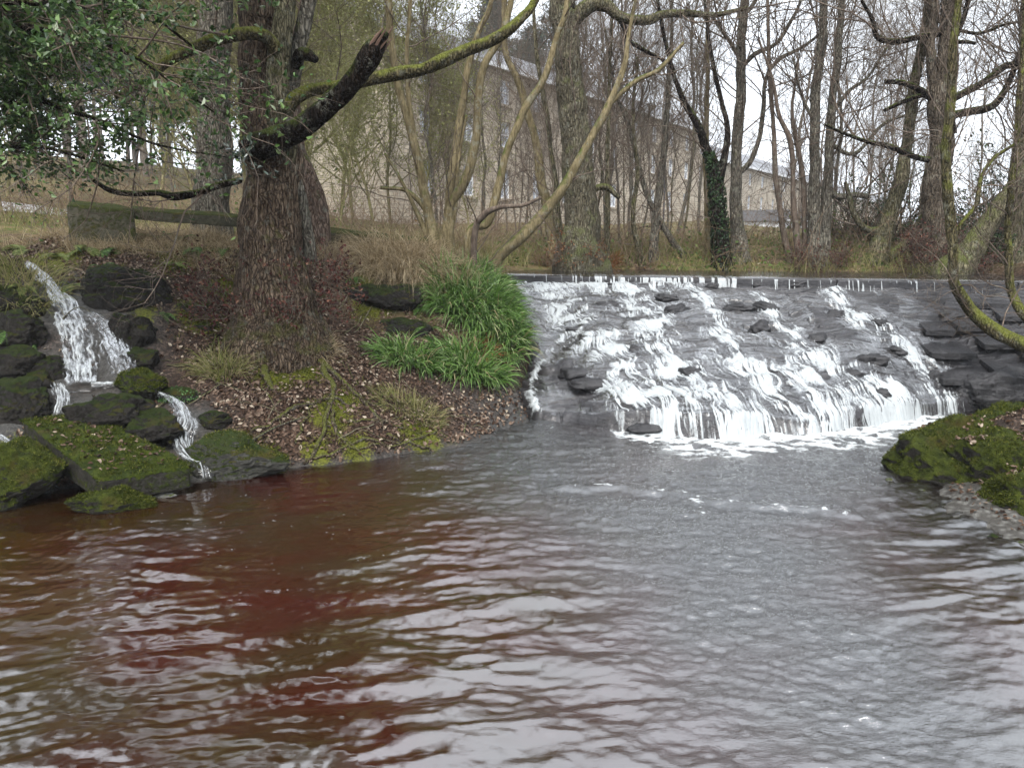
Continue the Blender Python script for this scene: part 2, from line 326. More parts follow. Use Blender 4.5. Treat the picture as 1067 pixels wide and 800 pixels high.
st = m.mix(b, (.10, .075, .035), (.20, .155, .085)); st = m.mix(m.ramp(a, [(.45, 0.0), (.6, 1.0)]), st, (.07, .085, .025)); st = m.mix(m.ramp(m.noise(v, 1.3, 4, .6), [(.45, 0.0), (.62, .8)]), st, lf)
col = m.mix(m.attr('straw'), col, st)
md = m.mix(m.ramp(b, [(.35, 0.0), (.7, 1.0)]), (.022, .021, .019), (.10, .096, .09)); md = m.mix(m.attr('shelf'), md, m.mix(m.ramp(m.n('TexVoronoi', {'Vector': v, 'Scale': 17.0}).outputs[0], [(.1, 0.0), (.6, 1.0)]), (.17, .165, .15), (.06, .055, .048))); col = m.mix(m.attr('mud'), col, md)
mo = m.mix(m.ramp(b, [(.35, 0.0), (.65, 1.0)]), (.04, .045, .010), (.13, .135, .02)); mf = m.ramp(m.math('ADD', m.attr('moss'), m.math('MULTIPLY', m.math('SUBTRACT', m.math('ADD', m.math('MULTIPLY', b, .5), m.math('MULTIPLY', a, .5)), .5), 3.2)), [(.45, 0.0), (.8, 1.0)])
col = m.mix(mf, col, mo); bed = m.attr('bed')
bc = m.mix(m.ramp(m.noise(v, 1.5, 5, .6), [(.35, 0.0), (.68, 1.0)]), (.07, .020, .008), (.15, .11, .04)); bc = m.mix(m.ramp(b, [(.3, 0.0), (.7, .6)]), bc, (.03, .012, .008)); col = m.mix(bed, col, bc)
GROUND = m.fin(m.pbsdf(col, m.mix(m.attr('mud'), (.85,) * 3, (.35,) * 3), m.bump(m.math('ADD', b, m.math('MULTIPLY', c, .4)), .9, .03), m.math('ADD', .05, m.math('MULTIPLY', m.attr('mud'), .2))))
g = mk('ground', np.stack([X, Y, Z], -1), [grid_faces(len(gx), len(gy))], GROUND, None, True, dict(shelf=np.exp(-((X - 3.9) ** 2 / .5 + (Y - 5.8) ** 2 / 2.6)), moss=moss, mud=mud, straw=straw, bed=sst(.0, -.08, Z) * (Y < 12)))
tag(g, 'brown leaf covered stream bank and woodland floor', None, None, 'structure')

# ------------------------------------------------------------------ weir
WEIR = thing('weir', (3.5, 12.4, 1.4), 'broad sloping stone weir with stepped dark slabs and a black crest', 'weir')
nu, nv = 900, 640
xs = np.linspace(-.25, 8.6, nu); ss = np.linspace(-.01, 1.06, nv); XX, SS = np.meshgrid(xs, ss)
YY = yc(XX) - SS * (yc(XX) - yf(XX)); s, ZZ = apron(XX, YY)
NC = 27
q = SS * NC + f2(XX * .7, SS * 3, 3, 21) * 1.3 + f2(XX * 3.1, SS * 9, 2, 22) * .25; kq = np.floor(q); fq = q - kq
rz = .17
stepz = (sst(.80, 1.0, fq) - fq) * (1.2 / NC) * 1.0
bw = .45 + .5 * n2(kq * 3.7, kq * 0, 31); jx = XX / bw + kq * .37 + f2(XX * 5, SS * 14, 2, 33) * .16; kj = np.floor(jx); fj = jx - kj
ro = _h(kq, kj, np.int64(5), 77); edge = np.minimum(np.minimum(fj, 1 - fj) * bw, np.minimum(fq, 1 - fq) * .22)
blk = (ro - .5) * .07 - sst(.018, 0, edge) * .045 + (_h(kq, kj, np.int64(6), 78) - .5) * (fj - .5) * .07 - (ro > .9) * .05
rough = f2(XX * 4, YY * 4, 4, 41) * .05 + f2(XX * 24, YY * 60, 3, 43) * .008
big = sst(.30, .65, f2(XX * .9, YY * .9, 3, 47)) * .06
ZS = ZZ - stepz + blk + rough + big
drop = sst(.962, 1.035, SS); ZS = ZS * (1 - drop) + -.35 * drop
Vw = np.stack([XX, YY, ZS], -1)
STONEW = mat_stone('wet_black_stone', (.018, .018, .020), (.060, .058, .062), 0, .18, bd=.012, layers=.8, spec=.35)
mk('stone_apron', Vw, [grid_faces(nu, nv)], STONEW, WEIR)
# crest beam in blocks
CB = G(); x0 = -.25
while x0 < 8.8:
    L = R_.uniform(.8, 1.5); x1 = min(x0 + L, 9.0); xm = (x0 + x1) / 2; an = math.atan2(-.32, 1)
    rot = np.array([[math.cos(an), -math.sin(an), 0], [math.sin(an), math.cos(an), 0], [0, 0, 1]])
    CB.box((xm, float(yc(xm)) + .14, CZ - .16 + R_.uniform(-.012, .012)), ((x1 - x0) / math.cos(an) * .992, .32, .30), rot); x0 = x1
cb = CB.mk('crest_ledge', STONEW, WEIR, False); bv = cb.modifiers.new('b', 'BEVEL'); bv.width = .015; bv.segments = 2
# water over the apron -------------------------------------------------
def along(pts):
    """flow lines from photo points -> plan"""
    return np.array([[*hit(px, py)[:2], w, f] for px, py, w, f in pts])
def onap(px, py):
    d = ray(px, py); y = np.arange(8, 14.5, .01); t = y / d[1]; x = d[0] * t; z = 2.2 + d[2] * t; s_, a_ = apron(x, y); k = np.nonzero((z < a_) & (s_ < 1.02) & (s_ > 0))[0]
    if len(k): return x[k[0]], y[k[0]]
    k = np.argmin(np.abs(z - a_)); return x[k], y[k]
STREAM = [
 [(545, 292, .5, .8), (580, 312, .5, .9), (612, 345, .45, 1), (650, 385, .5, 1), (690, 430, .8, 1), (700, 452, .9, 1)],
 [(600, 290, .5, .8), (650, 305, .5, .9), (676, 335, .45, 1.1), (690, 375, .5, 1), (740, 420, .8, 1), (770, 452, .7, 1)],
 [(675, 300, .35, .7), (720, 305, .3, .9), (745, 330, .2, .9), (757, 360, .3, .9), (790, 395, .5, 1), (850, 425, .6, 1), (880, 448, .5, 1)],
 [(790, 312, .15, .7), (810, 335, .25, 1), (830, 360, .28, 1), (868, 390, .35, .9), (900, 420, .5, 1)],
 [(870, 308, .25, .7), (890, 330, .4, .8), (925, 350, .45, 1), (950, 380, .45, 1.1), (975, 410, .5, 1), (990, 430, .5, 1)],
 [(820, 385, .3, .8), (860, 395, .4, .9), (910, 415, .5, 1), (950, 430, .5, 1)],
 [(592, 345, .12, .6), (572, 372, .12, .6), (556, 392, .1, .8), (556, 420, .12, .9), (566, 440, .2, .8)],
 [(640, 400, .3, .7), (655, 430, .3, .8), (665, 445, .3, .8)], [(720, 400, .5, .8), (760, 430, .6, .9), (800, 450, .5, .9)]]
flow = np.zeros(XX.shape)
for st_ in STREAM:
    p = np.array([[*onap(a, b), w_, f_] for a, b, w_, f_ in st_]); p = crom(p, 40)
    for k in range(40):
        d2 = ((XX - p[k, 0]) ** 2 + (.6 * (YY - p[k, 1])) ** 2) / (p[k, 2] * .62) ** 2; flow = np.maximum(flow, p[k, 3] * np.exp(-d2))
wetb = sst(6.6, 5.4, XX + (YY - 10) * .0) * .45
spread = np.clip(flow + wetb * (.35 + .5 * (f2(XX * 1.3, YY * 1.1, 3, 51) > -.1)), 0, 1.2)
cc = XX - .22 * (13 - YY); al = YY
wp = f2(XX * 2.5, YY * 2.5, 3, 60) * .18
st1 = 1 - np.abs(f2((cc + wp) * 8, al * 1.1, 3, 61)) * 2.2; st2 = 1 - np.abs(f2((cc + wp) * 26, al * 2.4, 3, 62)) * 2; st3 = f2((cc + wp) * 60, al * 6, 2, 63)
lump = f2(XX * 3.5, YY * 4, 4, 64)
def box1(a, n, ax):
    k = np.ones(n) / n; pad = [(0, 0), (0, 0)]; pad[ax] = (n // 2, n - 1 - n // 2); b_ = np.pad(a, pad, mode='edge'); return np.apply_along_axis(lambda r: np.convolve(r, k, 'valid'), ax, b_)
ZB = box1(box1(ZS, 19, 0), 11, 1); steep = np.clip(-np.gradient(box1(ZS, 9, 0), axis=0) / np.gradient(-YY, axis=0).clip(.001) - .45, 0, 1.5)
foam = spread * (.02 + .40 * st1 + .34 * st2 + .50 * st3 + .65 * lump + steep * (.12 + .3 * st3)) + .30 * sst(.45, 1.0, flow) * (.6 + lump)
foam = foam + sst(.93, 1.0, SS) * .22 * sst(6.2, 5, XX) * sst(1.0, 1.7, XX) * (.3 + st2 + .8 * st3)
cur = sst(.955, .975, SS); foam = foam * (1 - cur * .5) + cur * sst(1.0, 1.6, XX) * sst(6.4, 5.4, XX) * (.16 + 1.0 * np.clip(.75 * f2(XX * 40 + 1.2 * f2(XX * 5, SS * 30, 2, 68), SS * 24, 3, 66) + 1.3 * f2(XX * 2.2, SS * 9, 3, 67) + .8 * flow - .5 + .5 * sst(.985, 1.03, SS), 0, 1)); th = sst(.80, 1.0, 1 - np.abs(f2((cc + wp) * 15, al * 1.7, 3, 69)) * 3.2) * (.5 + f2(XX * 5, YY * 5, 2, 70)); foam = np.clip((foam - .28) / .85 + .62 * th * sst(.05, .3, spread), 0, 1)
ZW = np.maximum(ZB, ZS - .02) * .6 + ZB * .4 + .024 * sst(.08, .4, spread) - .035 * sst(.16, .05, spread) + foam * (.010 + .012 * np.clip(st2, -1, 1) + .012 * st3 + .02 * lump) + spread * .012 * st1
topf = sst(.03, 0, SS); ZW = ZW * (1 - topf) + (CZ - .12) * topf
dr = sst(.965, 1.04, SS); ZW = ZW * (1 - dr) + (-.12) * dr
YW = YY - dr * .05 * (1 + st2)
edgecut = sst(.02, .10, XX - xl(YY)); ZW = ZW - (1 - edgecut) * .3
m = M('running_water'); v = m.co(); fo = m.attr('foam')
fn = m.math('ADD', fo, m.math('MULTIPLY', m.math('SUBTRACT', m.noise(m.co((52, 20, 20), (0, 0, .2)), 1, 7, .8), .5), 1.5)); fn = m.math('ADD', fn, m.math('MULTIPLY', m.math('SUBTRACT', fo, .12), .5)); fm = m.ramp(fn, [(.18, 0.0), (.95, 1.0)])
bn = m.bump(m.math('ADD', m.noise(m.co((26, 9, 9)), 1.4, 4, .6), m.math('MULTIPLY', m.noise(v, 60, 3, .6), .4)), .45, .015)
clear = m.n('MixShader', {0: m.math('ADD', m.math('MULTIPLY', m.n('Fresnel', {'IOR': 1.33, 'Normal': bn}).outputs[0], .5), .02), 1: m.n('MixShader', {0: .16, 1: m.n('BsdfTransparent', {'Color': (.80, .76, .72)}), 2: m.n('BsdfDiffuse', {'Color': (.038, .038, .045)})}), 2: m.n('BsdfGlossy', {'Color': (1, 1, 1), 'Roughness': .12, 'Normal': bn})})
white = m.pbsdf(m.mix(m.noise(v, 9, 4, .6), (.27, .29, .30), (.41, .43, .43)), .4, bn, .5)
WATERW = m.fin(m.n('MixShader', {0: m.attr('cover'), 1: m.n('BsdfTransparent'), 2: m.n('MixShader', {0: fm, 1: clear, 2: white})}))
Vww = np.stack([XX, YW, ZW], -1); keep = grid_faces(nu, nv)
# drop faces that lie well under the stone
under = ((ZW < ZS - .03) & (SS < .99)).ravel(); keep = keep[~(under[keep].all(1))]
tag(mk('cascade_water', Vww, [keep], WATERW, None, True, dict(foam=foam, cover=np.clip(sst(.05, .3, spread) * sst(.0, .25, XX - xl(YY)) * (.45 + .55 * sst(.0, .25, foam + .25 * lump)), 0, 1))), 'white water running down the stone weir', None, None, 'structure')
# crest water: sheet over ledge then thin drips
nx = 1200; xs2 = np.linspace(-.2, 8.2, nx); vv = np.linspace(0, 1, 14); A_, B_ = np.meshgrid(xs2, vv); yy = yc(A_)
yo = np.interp(B_, [0, .3, .45, 1], [.45, .06, -.035, -.075]); zo = np.interp(B_, [0, .3, .45, 1], [.035, .03, .0, -.16]) - .0
strand = sst(.05, .35, f2(A_ * 42, B_ * .6, 3, 71) + .45 * f2(A_ * 1.8, B_ * 0, 2, 72) + .08 - .25 * sst(4, 6.5, A_))
f_ = np.where(B_ < .4, .3 * strand, strand * .75); Vc = np.stack([A_ - .05 * 0, yy + yo + .01 * f2(A_ * 30, B_ * 3, 2, 73), CZ + zo - .015], -1)
fc = grid_faces(nx, 14); gone = ((strand < .25) & (B_ > .42)).ravel(); fc = fc[~gone[fc].any(1)]
tag(mk('crest_water', Vc, [fc], WATERW, None, True, dict(foam=f_, cover=np.where(B_ < .42, .9, sst(.2, .6, strand)))), 'thin film of water slipping over the weir crest', None, None, 'structure')

# ------------------------------------------------------------------ pool
px_ = np.concatenate([np.arange(-13, -5, .06), np.arange(-5, 5, .0125), np.arange(5, 9.2, .04)]); yl = [1.0]
while yl[-1] < 10.9: yl.append(yl[-1] + max(.009, .0042 * yl[-1]) * (1 if yl[-1] > 2.4 else 4))
py_ = np.array(yl); XP, YP = np.meshgrid(px_, py_); HP = H0(XP, YP)
dep = np.clip(-HP, 0, 1)
def lobe(cx, cy, rx, ry): return np.exp(-(((XP - cx) / rx) ** 2 + ((YP - cy) / ry) ** 2))
# turbulence: strong below the weir and down the middle of the pool
turb = np.clip(1.1 * sst(5.0, 8.4, YP + .25 * XP - .1 + .5 * f2(XP * .8, YP * .8, 3, 79)) * sst(-3, .5, XP) + 1.0 * .9 * np.exp(-((XP - 1.45 + .05 * (YP - 5)) / (.75 + .07 * YP)) ** 2) * sst(1, 3, YP), 0, 1)
turb = np.clip(turb * .95 + .35 * f2(XP * .9, YP * .9, 3, 80), 0, 1)
w1 = f2(XP * .6, YP * .6, 3, 81) * .5
ph = f2(XP * 2.2 + w1 * 1.5, YP * 6.2 - 1.1 * XP + w1 * 4, 3, 82, .45) * (.45 + 1.15 * n2(XP * .8, YP * .9, 96))            # long swell ripples
r1 = f2(XP * 4.5 + w1 * 3, YP * 12 + .5 * XP + w1 * 4, 3, 83, .5); r2 = f2(XP * 15, YP * 24, 3, 84, .55); r3 = f2(XP * 34, YP * 46, 2, 85)
calm = sst(.3, -1.5, XP) * (.55 + .45 * sst(2.6, 4.6, YP)) * (.75 + .25 * n2(XP * 1.2, YP * 1.2, 98))
hP = ph * .030 * (1 - .55 * turb) * (1 - .88 * calm) + r1 * .011 * (1 - .72 * calm) + r2 * (.0035 + .0100 * turb) + r3 * .0040 * turb
boil = sst(-.2, .9, -(yf(XP) - YP)) * 0 + np.exp(-np.clip(yf(XP) - YP, 0, 9) ** 2 / .6) * sst(.7, 1.8, XP) * sst(6.4, 5, XP)
hP = hP + boil * .035 * f2(XP * 5, YP * 7, 3, 86)
# standing wave line
lp = crom(np.array([W(a, b, 0)[:2] for a, b in ((585, 505), (640, 506), (700, 512), (735, 521), (790, 524), (850, 530), (885, 536))]), 60); dl = np.full(XP.shape, 9.)
for k in range(60): dl = np.minimum(dl, np.hypot(XP - lp[k, 0], (YP - lp[k, 1]) * 1.3 + .22 * f2(XP * 2.5, YP * 5, 3, 87)))
lobe_ = lobe(W(730, 530, 0)[0], W(730, 530, 0)[1], .12, .3)
hP = hP + .02 * np.exp(-(dl / .10) ** 2) - .012 * np.exp(-((dl - .2) / .12) ** 2)
fo_ = boil * (.8 + 1.1 * f2(XP * 9, YP * 16, 3, 88)) * sst(9.9, 9.4, YP) + np.exp(-(dl / .06) ** 2) * (.22 + 1.3 * np.clip(f2(XP * 9, YP * 14, 4, 89) + .1, 0, 1)) + np.exp(-(dl / .2) ** 2) * .35 * np.clip(f2(XP * 12, YP * 20, 3, 97) + .1, 0, 1) + lobe_ * (.3 + .8 * f2(XP * 14, YP * 20, 2, 90)) + lobe(W(725, 478, 0)[0], W(725, 478, 0)[1], .3, .3) * .25
fo_ = fo_ + np.exp(-((XP - W(205, 497, 0)[0]) ** 2 + (YP - W(205, 497, 0)[1]) ** 2) / .03) * .8 + np.exp(-((XP - W(50, 512, 0)[0]) ** 2 + (YP - W(50, 512, 0)[1]) ** 2) / .03) * .6
fo_ = fo_ + lobe(W(565, 445, 0)[0], W(565, 445, 0)[1], .3, .35) * (.3 + .7 * f2(XP * 14, YP * 10, 3, 91))
fo_ = fo_ + .22 * np.exp(-np.clip(yf(XP) - YP, 0, 9) / .7) * sst(.4, 1.4, XP) * (.6 + f2(XP * 3, YP * 6, 3, 92) * 1.6); fo_ = np.clip(sst(.15, .9, fo_), 0, 1)
m = M('peaty_pool_water'); v = m.co(); fo = m.attr('foam'); tu = m.attr('turb'); dp = m.attr('depth')
vs = m.n('TexVoronoi', {'Vector': m.co((9, 13, 9)), 'Scale': 1.4, 'Randomness': 1.0}); spk = m.ramp(vs.outputs['Distance'], [(.07, 1.0), (.12, 0.0)])
big = m.ramp(m.noise(m.co((.9, .9, .9)), 1, 3, .6), [(.45, 0.0), (.65, 1.0)]); vs2 = m.n('TexVoronoi', {'Vector': m.co((30, 40, 30)), 'Scale': 1.0}); spk2 = m.ramp(vs2.outputs['Distance'], [(.08, 1.0), (.16, 0.0)])
sp = m.math('MULTIPLY', m.math('MAXIMUM', m.math('MULTIPLY', spk, m.ramp(m.noise(m.co((2.2, 3, 2)), 1, 4, .7), [(.47, 0.0), (.56, 1.0)])), m.math('MULTIPLY', spk2, m.math('MULTIPLY', big, .8))), m.math('MULTIPLY', m.attr('specks'), .8))
fn = m.math('ADD', fo, m.math('MULTIPLY', m.math('SUBTRACT', m.noise(m.co((34, 44, 9)), 1, 6, .8), .5), 1.7)); fm = m.math('MAXIMUM', m.math('MULTIPLY', m.ramp(fn, [(.42, 0.0), (.95, 1.0)]), m.ramp(fo, [(.02, 0.0), (.15, 1.0)])), sp)
b1 = m.noise(m.co((30, 62, 30), (0, 0, .12)), 1, 4, .62, .6); b2 = m.noise(m.co((85, 130, 85)), 1, 3, .6)
bn = m.bump(m.math('ADD', b1, m.math('MULTIPLY', b2, .35)), m.math('ADD', .06, m.math('MULTIPLY', tu, .7)), .010)
fr = m.n('Fresnel', {'IOR': 2.6, 'Normal': bn}).outputs[0]
peat = m.mix(m.ramp(m.noise(m.co((.55, .8, .5)), 1.3, 4, .55, .5), [(.40, 0.0), (.62, 1.0)]), (.034, .0044, .0013), (.026, .0135, .0035))
peat = m.mix(tu, peat, (.014, .013, .013))
body = m.n('MixShader', {0: m.math('MULTIPLY', m.ramp(dp, [(0, .15), (.25, .6), (.6, .9)]), 1.0), 1: m.n('BsdfTransparent', {'Color': (.42, .24, .13)}), 2: m.n('BsdfDiffuse', {'Color': peat})})
gl = m.n('BsdfGlossy', {'Color': (1, 1, 1), 'Roughness': m.math('ADD', .015, m.math('MULTIPLY', tu, .03)), 'Normal': bn})
POOL = m.fin(m.n('MixShader', {0: fm, 1: m.n('MixShader', {0: m.math('MULTIPLY', fr, 1.15, True), 1: body, 2: gl}), 2: m.pbsdf((.46, .48, .48), .5, bn)}))
specks = np.clip(.9 * lobe(W(250, 540, 0)[0], W(250, 540, 0)[1], 1.2, .8) + .25 * turb + .5 * lobe(W(350, 600, 0)[0], W(350, 600, 0)[1], 1, 1), 0, 1) * .75
tag(mk('pool_water', np.stack([XP, YP, hP], -1), [grid_faces(len(px_), len(py_))], POOL, None, True, dict(foam=fo_, turb=turb, depth=dep, specks=specks)), 'rippled peat brown pool below the weir', None, None, 'structure')
# upstream pond
ux = np.linspace(-.4, 9.6, 260); uv = np.linspace(0, 1, 60); UX, UV = np.meshgrid(ux, uv); UY = yc(UX) + .3 + UV * 3.2
tag(mk('upstream_water', np.stack([UX, UY, CZ + .022 + .004 * f2(UX * 6, UY * 9, 3, 95)], -1), [grid_faces(260, 60)], WATERW, None, True, dict(foam=UX * 0, cover=UX * 0 + 1)), 'still water held behind the weir crest', None, None, 'structure')
# ------------------------------------------------------------------ rocks
import bmesh
def ico(n):
    b = bmesh.new(); bmesh.ops.create_icosphere(b, subdivisions=n, radius=1); v = np.array([x.co[:] for x in b.verts]); f = np.array([[a.index for a in x.verts] for x in b.faces]); b.free(); return nrm(v), f
ICO = {n: ico(n) for n in (3, 4, 5, 6)}
def rockv(seed, n=5, cuts=14, rough=.09, flat=1.0):
    rg = np.random.default_rng(seed); d, f = ICO[n]; pn = nrm(rg.normal(size=(cuts, 3)) * [1, 1, flat]); pd = rg.uniform(.62, .95, cuts)
    dot = d @ pn.T; rr = np.where(dot > .05, pd / np.maximum(dot, .05), 9); r = -np.log(np.exp(-rr * 32).sum(1) + math.exp(-32 * 1.1)) / 32
    v = d * r[:, None]; v = v + d * (np.abs(f3(v * 1.3 + seed * 2, 2, seed + 7)) * rough * 2 + f3(v * 2.2 + seed, 4, seed) * rough * 1.6 + f3(v * 9 + seed, 3, seed + 3) * rough * .55)[:, None]
    return v, f
MOSSY = mat_stone('mossy_stone', (.015, .014, .011), (.055, .05, .042), .9, .45, bd=.05)
MOSSY2 = mat_stone('bright_mossy_stone', (.018, .016, .013), (.06, .055, .047), 1.12, .5, mc=(.13, .16, .025), green2=(.03, .042, .008), bd=.06)
DARKR = mat_stone('dark_wet_rock', (.006, .0055, .005), (.034, .030, .026), .45, .3, bd=.05, mc=(.05, .065, .015))
WETR = mat_stone('black_wet_rock', (.012, .012, .013), (.05, .048, .05), 0, .18, layers=.6, spec=.3)
GREYR = mat_stone('grey_shelf_stone', (.08, .078, .072), (.17, .165, .15), .2, .3)
def rz(a): c, s_ = math.cos(a), math.sin(a); return np.array([[c, -s_, 0], [s_, c, 0], [0, 0, 1]])
def rock(name, label, at, size, seed, mat, yaw=0, tilt=0, group=None, n=6, cuts=14, rough=.15, cat='rock', flat=1.0):
    v, f = rockv(seed, n, cuts, rough, flat); v = v * np.array(size); c, s_ = math.cos(tilt), math.sin(tilt)
    v = v @ np.array([[c, 0, s_], [0, 1, 0], [-s_, 0, c]]).T @ rz(yaw).T
    o = mk(name, v + np.array(at), [f], mat, None, True, org=at); return tag(o, label, cat, group)
def slab(name, label, cor, th, mat, seed, cat='rock', group=None, n=6, parent=None, sq=14, rough=.02):
    """cor: 4 top corners (A,B,C,D) around; blocky superquadric mapped on them"""
    d, f = ICO[n]; d = nrm(d * [1, 1, 1]); q = d / (np.abs(d) ** sq).sum(1, keepdims=True) ** (1 / sq); u = (q[:, 0:1] + 1) / 2; w_ = (q[:, 1:2] + 1) / 2
    A, B, C_, D = [np.array(c, float) for c in cor]; p = A * (1 - u) * (1 - w_) + B * u * (1 - w_) + C_ * u * w_ + D * (1 - u) * w_
    p = p + np.array([0, 0, 1]) * (q[:, 2:3] - 1) / 2 * th; rg = seed * 3.1
    p = p + nrm(q * [1, 1, .6]) * (f3(p * 3 + rg, 4, seed) * rough * 2 + f3(p * 14 + rg, 3, seed + 1) * rough * .6)[:, None]
    o = mk(name, p, [f], mat, parent, True, org=None if parent is not None else (A + C_) / 2)
    return tag(o, label, cat, group)
def onz(px, py, dz=0):
    h = hit(px, py); return h + np.array([0, 0, dz])
# left bank slab and boulders
slab('stone_slab', 'large tilted mossy slab with dead leaves at the foot of the brook', [P(22, 436, 6.95), P(104, 500, 6.1), P(204, 484, 6.5), P(92, 428, 7.35)], .22, MOSSY, 5, sq=16)
rock('mossy_rock', 'small elongated mossy rock lying in the red water below the big slab', W(116, 526, .03), (.34, .13, .14), 12, MOSSY2, .42, 0, cuts=10)
rock('mossy_rock', 'bright green mossy rock beside the left trickle at the frame edge', P(-5, 500, 6.2) + np.array([0, .1, 0]), (.42, .35, .30), 17, MOSSY2, .3)
rock('mossy_rock', 'round mossy boulder beside the foot of the small waterfall', P(149, 401, 7.75), (.23, .2, .16), 23, MOSSY, .2, cuts=10)
rock('wet_rock', 'dark wet boulder just above the tilted mossy slab', P(112, 436, 7.3), (.38, .26, .24), 31, DARKR, .4)
rock('wet_rock', 'dark rounded boulder with a mossy top left of the right trickle', P(160, 446, 7.2), (.30, .22, .21), 37, DARKR, -.3)
rock('wet_rock', 'large dark boulder left of the small waterfall foot', P(35, 402, 7.9), (.42, .3, .30), 41, DARKR, .1)
rock('wet_rock', 'black boulder at the left edge above the bright green rock', P(8, 432, 7.2), (.34, .3, .32), 43, DARKR, .8)
rock('wet_rock', 'mossy grey rock between the left boulder and the tilted slab', P(70, 446, 7.25), (.22, .18, .13), 47, DARKR, .4)
rock('mossy_rock', 'low dark mossy boulder on the shore right of the brook mouth', P(244, 478, 7.05), (.40, .25, .21), 53, mat_stone('dull_moss_rock', (.03, .03, .025), (.07, .068, .06), .7, .5, mc=(.05, .06, .02)), .05, cuts=9)
rock('wet_rock', 'dark rock tucked under the grassy bank left of the roots', P(400, 306, 10.4) - [0, 0, .1], (.5, .3, .26), 59, DARKR, .1)
rock('wet_rock', 'dark rock block on the wooded slope beneath the fern', P(418, 342, 10.0) - [0, 0, .1], (.36, .26, .22), 61, DARKR, .05)
rock('wet_rock', 'dark overhanging rock right of the waterfall lip', P(130, 318, 8.95), (.45, .3, .36), 67, DARKR, .1)
rock('wet_rock', 'dark rock left of the waterfall lip', P(6, 330, 8.5), (.4, .3, .34), 71, DARKR, .1)
rock('pebble', 'flat pale stone half under water beside the small mossy rock', W(172, 516, .01), (.09, .05, .03), 73, GREYR, .2)
for i, (a, b, Y, wd, lb) in enumerate(((200, 316, 9.1, .5, 'topmost mossy ledge of the stone steps left of the big tree'), (208, 336, 8.95, .42, 'second mossy ledge of the stone steps left of the big tree'), (214, 356, 8.75, .36, 'third mossy ledge of the stone steps left of the big tree'), (205, 376, 8.55, .45, 'lowest dark ledge of the stone steps left of the big tree'))):
    c = P(a, b, Y); slab('stone_ledge', lb, [c + [-wd * .6, -.1, 0], c + [wd * .45, -.14, .0], c + [wd * .45, .3, .03], c + [-wd * .6, .32, .03]], .13, MOSSY if i < 3 else DARKR, 80 + i, 'stone ledge', 'mossy ledges beside the tree', n=5, rough=.03)
for i, (a, b, sz, lb) in enumerate(((22, 352, (.3, .25, .24), 'dark rock immediately left of the falling white water'), (18, 385, (.28, .22, .2), 'lower dark rock left of the falling white water'), (138, 350, (.26, .2, .24), 'dark rock beside the thin veil of water right of the falls'), (150, 378, (.2, .18, .14), 'small dark rock above the round mossy boulder'), (112, 300, (.3, .2, .2), 'dark rock under the drooping fern above the falls'), (30, 425, (.22, .2, .16), 'dark stone between the two big dark boulders at the left edge'), (222, 440, (.16, .14, .1), 'dark stone on the right side of the right trickle'), (180, 462, (.14, .12, .09), 'small dark stone in the right trickle'))):
    h_ = hit(a, b); rock('wet_rock', lb, h_, sz, 900 + i * 3, DARKR, i * .7)
MOF = mat_leaf('moss_fuzz', [(0, (.02, .028, .006)), (.5, (.06, .075, .014)), (.85, (.12, .135, .025)), (1, (.20, .20, .05))], .9, .25, .05)
def fuzz(o, n, L=(.010, .028), lim=.25, seed=1):
    rg = np.random.default_rng(seed + 50); me = o.data; nv_ = len(me.polygons); c = np.empty(nv_ * 3); me.polygons.foreach_get('center', c); nn_ = np.empty(nv_ * 3); me.polygons.foreach_get('normal', nn_); ar = np.empty(nv_); me.polygons.foreach_get('area', ar); c = c.reshape(-1, 3); nn_ = nn_.reshape(-1, 3)
    w_ = ar * sst(lim, lim + .35, nn_[:, 2] + .35 * f3(c * 5 + seed, 3, 3)) * (.1 + sst(-.25, .2, f3(c * 9 + seed, 3, 6))) ; i = rg.choice(nv_, n, p=w_ / w_.sum()); p = c[i] + rg.normal(size=(n, 3)) * .006 + np.array(o.location)
    V_, F_ = blades(p, nn_[i] + rg.normal(size=(n, 3)) * .6, rg.uniform(*L, n), .006, .25, 3, rg); m_ = mk('moss', V_, [F_], MOF, None, False, org=o.location); m_.location = (0, 0, 0); m_.parent = o; m_['kind'] = 'stuff'
for k_, o in enumerate([o for o in bpy.data.objects if o.get('category') in ('rock',) and o.name.split('.')[0] in ('mossy_rock', 'stone_slab')]): fuzz(o, 7000 if 'slab' in o.name else 4500, seed=k_)
# right bank boulders
rock('mossy_boulder', 'largest mossy boulder on the right bank below the weir', P(992, 480, 7.35), (.66, .62, .45), 91, MOSSY2, .2, .1, cuts=9, n=6)
rock('mossy_boulder', 'middle mossy boulder sloping to the shelf on the right bank', P(1050, 500, 6.6), (.40, .46, .36), 97, MOSSY2, .6, .1, cuts=9, n=6)
rock('mossy_boulder', 'smallest mossy boulder at the right edge nearest the viewer', P(1070, 528, 6.0), (.30, .28, .25), 101, MOSSY2, .3, 0, cuts=9, n=6)
rock('mossy_boulder', 'mossy boulder behind the leaf covered hump of the right bank', P(1068, 450, 7.9), (.5, .4, .3), 103, MOSSY, .3, 0, cuts=9)
for k_, o in enumerate([o for o in bpy.data.objects if o.name.startswith('mossy_boulder')]): fuzz(o, 13000, (.012, .03), .15, seed=20 + k_)
rock('wet_rock', 'dark block under the overhanging slabs at the right end of the weir', P(1050, 412, 9.9), (.5, .3, .3), 107, WETR, -.1)
rock('wet_rock', 'black block propping the last dry slab of the weir', P(1005, 412, 10.1), (.42, .25, .26), 109, WETR, -.3)
for i, c in enumerate((W(955, 498, .0), W(975, 502, .0), W(1000, 508, .02), W(960, 512, -.01), W(925, 500, -.02))):
    rock('pebble', 'small rounded stone on the wet shelf below the largest mossy boulder', c, (.05 + .02 * (i % 3), .04, .025), 120 + i, GREYR, i, group='stones on the wet shelf', n=3)
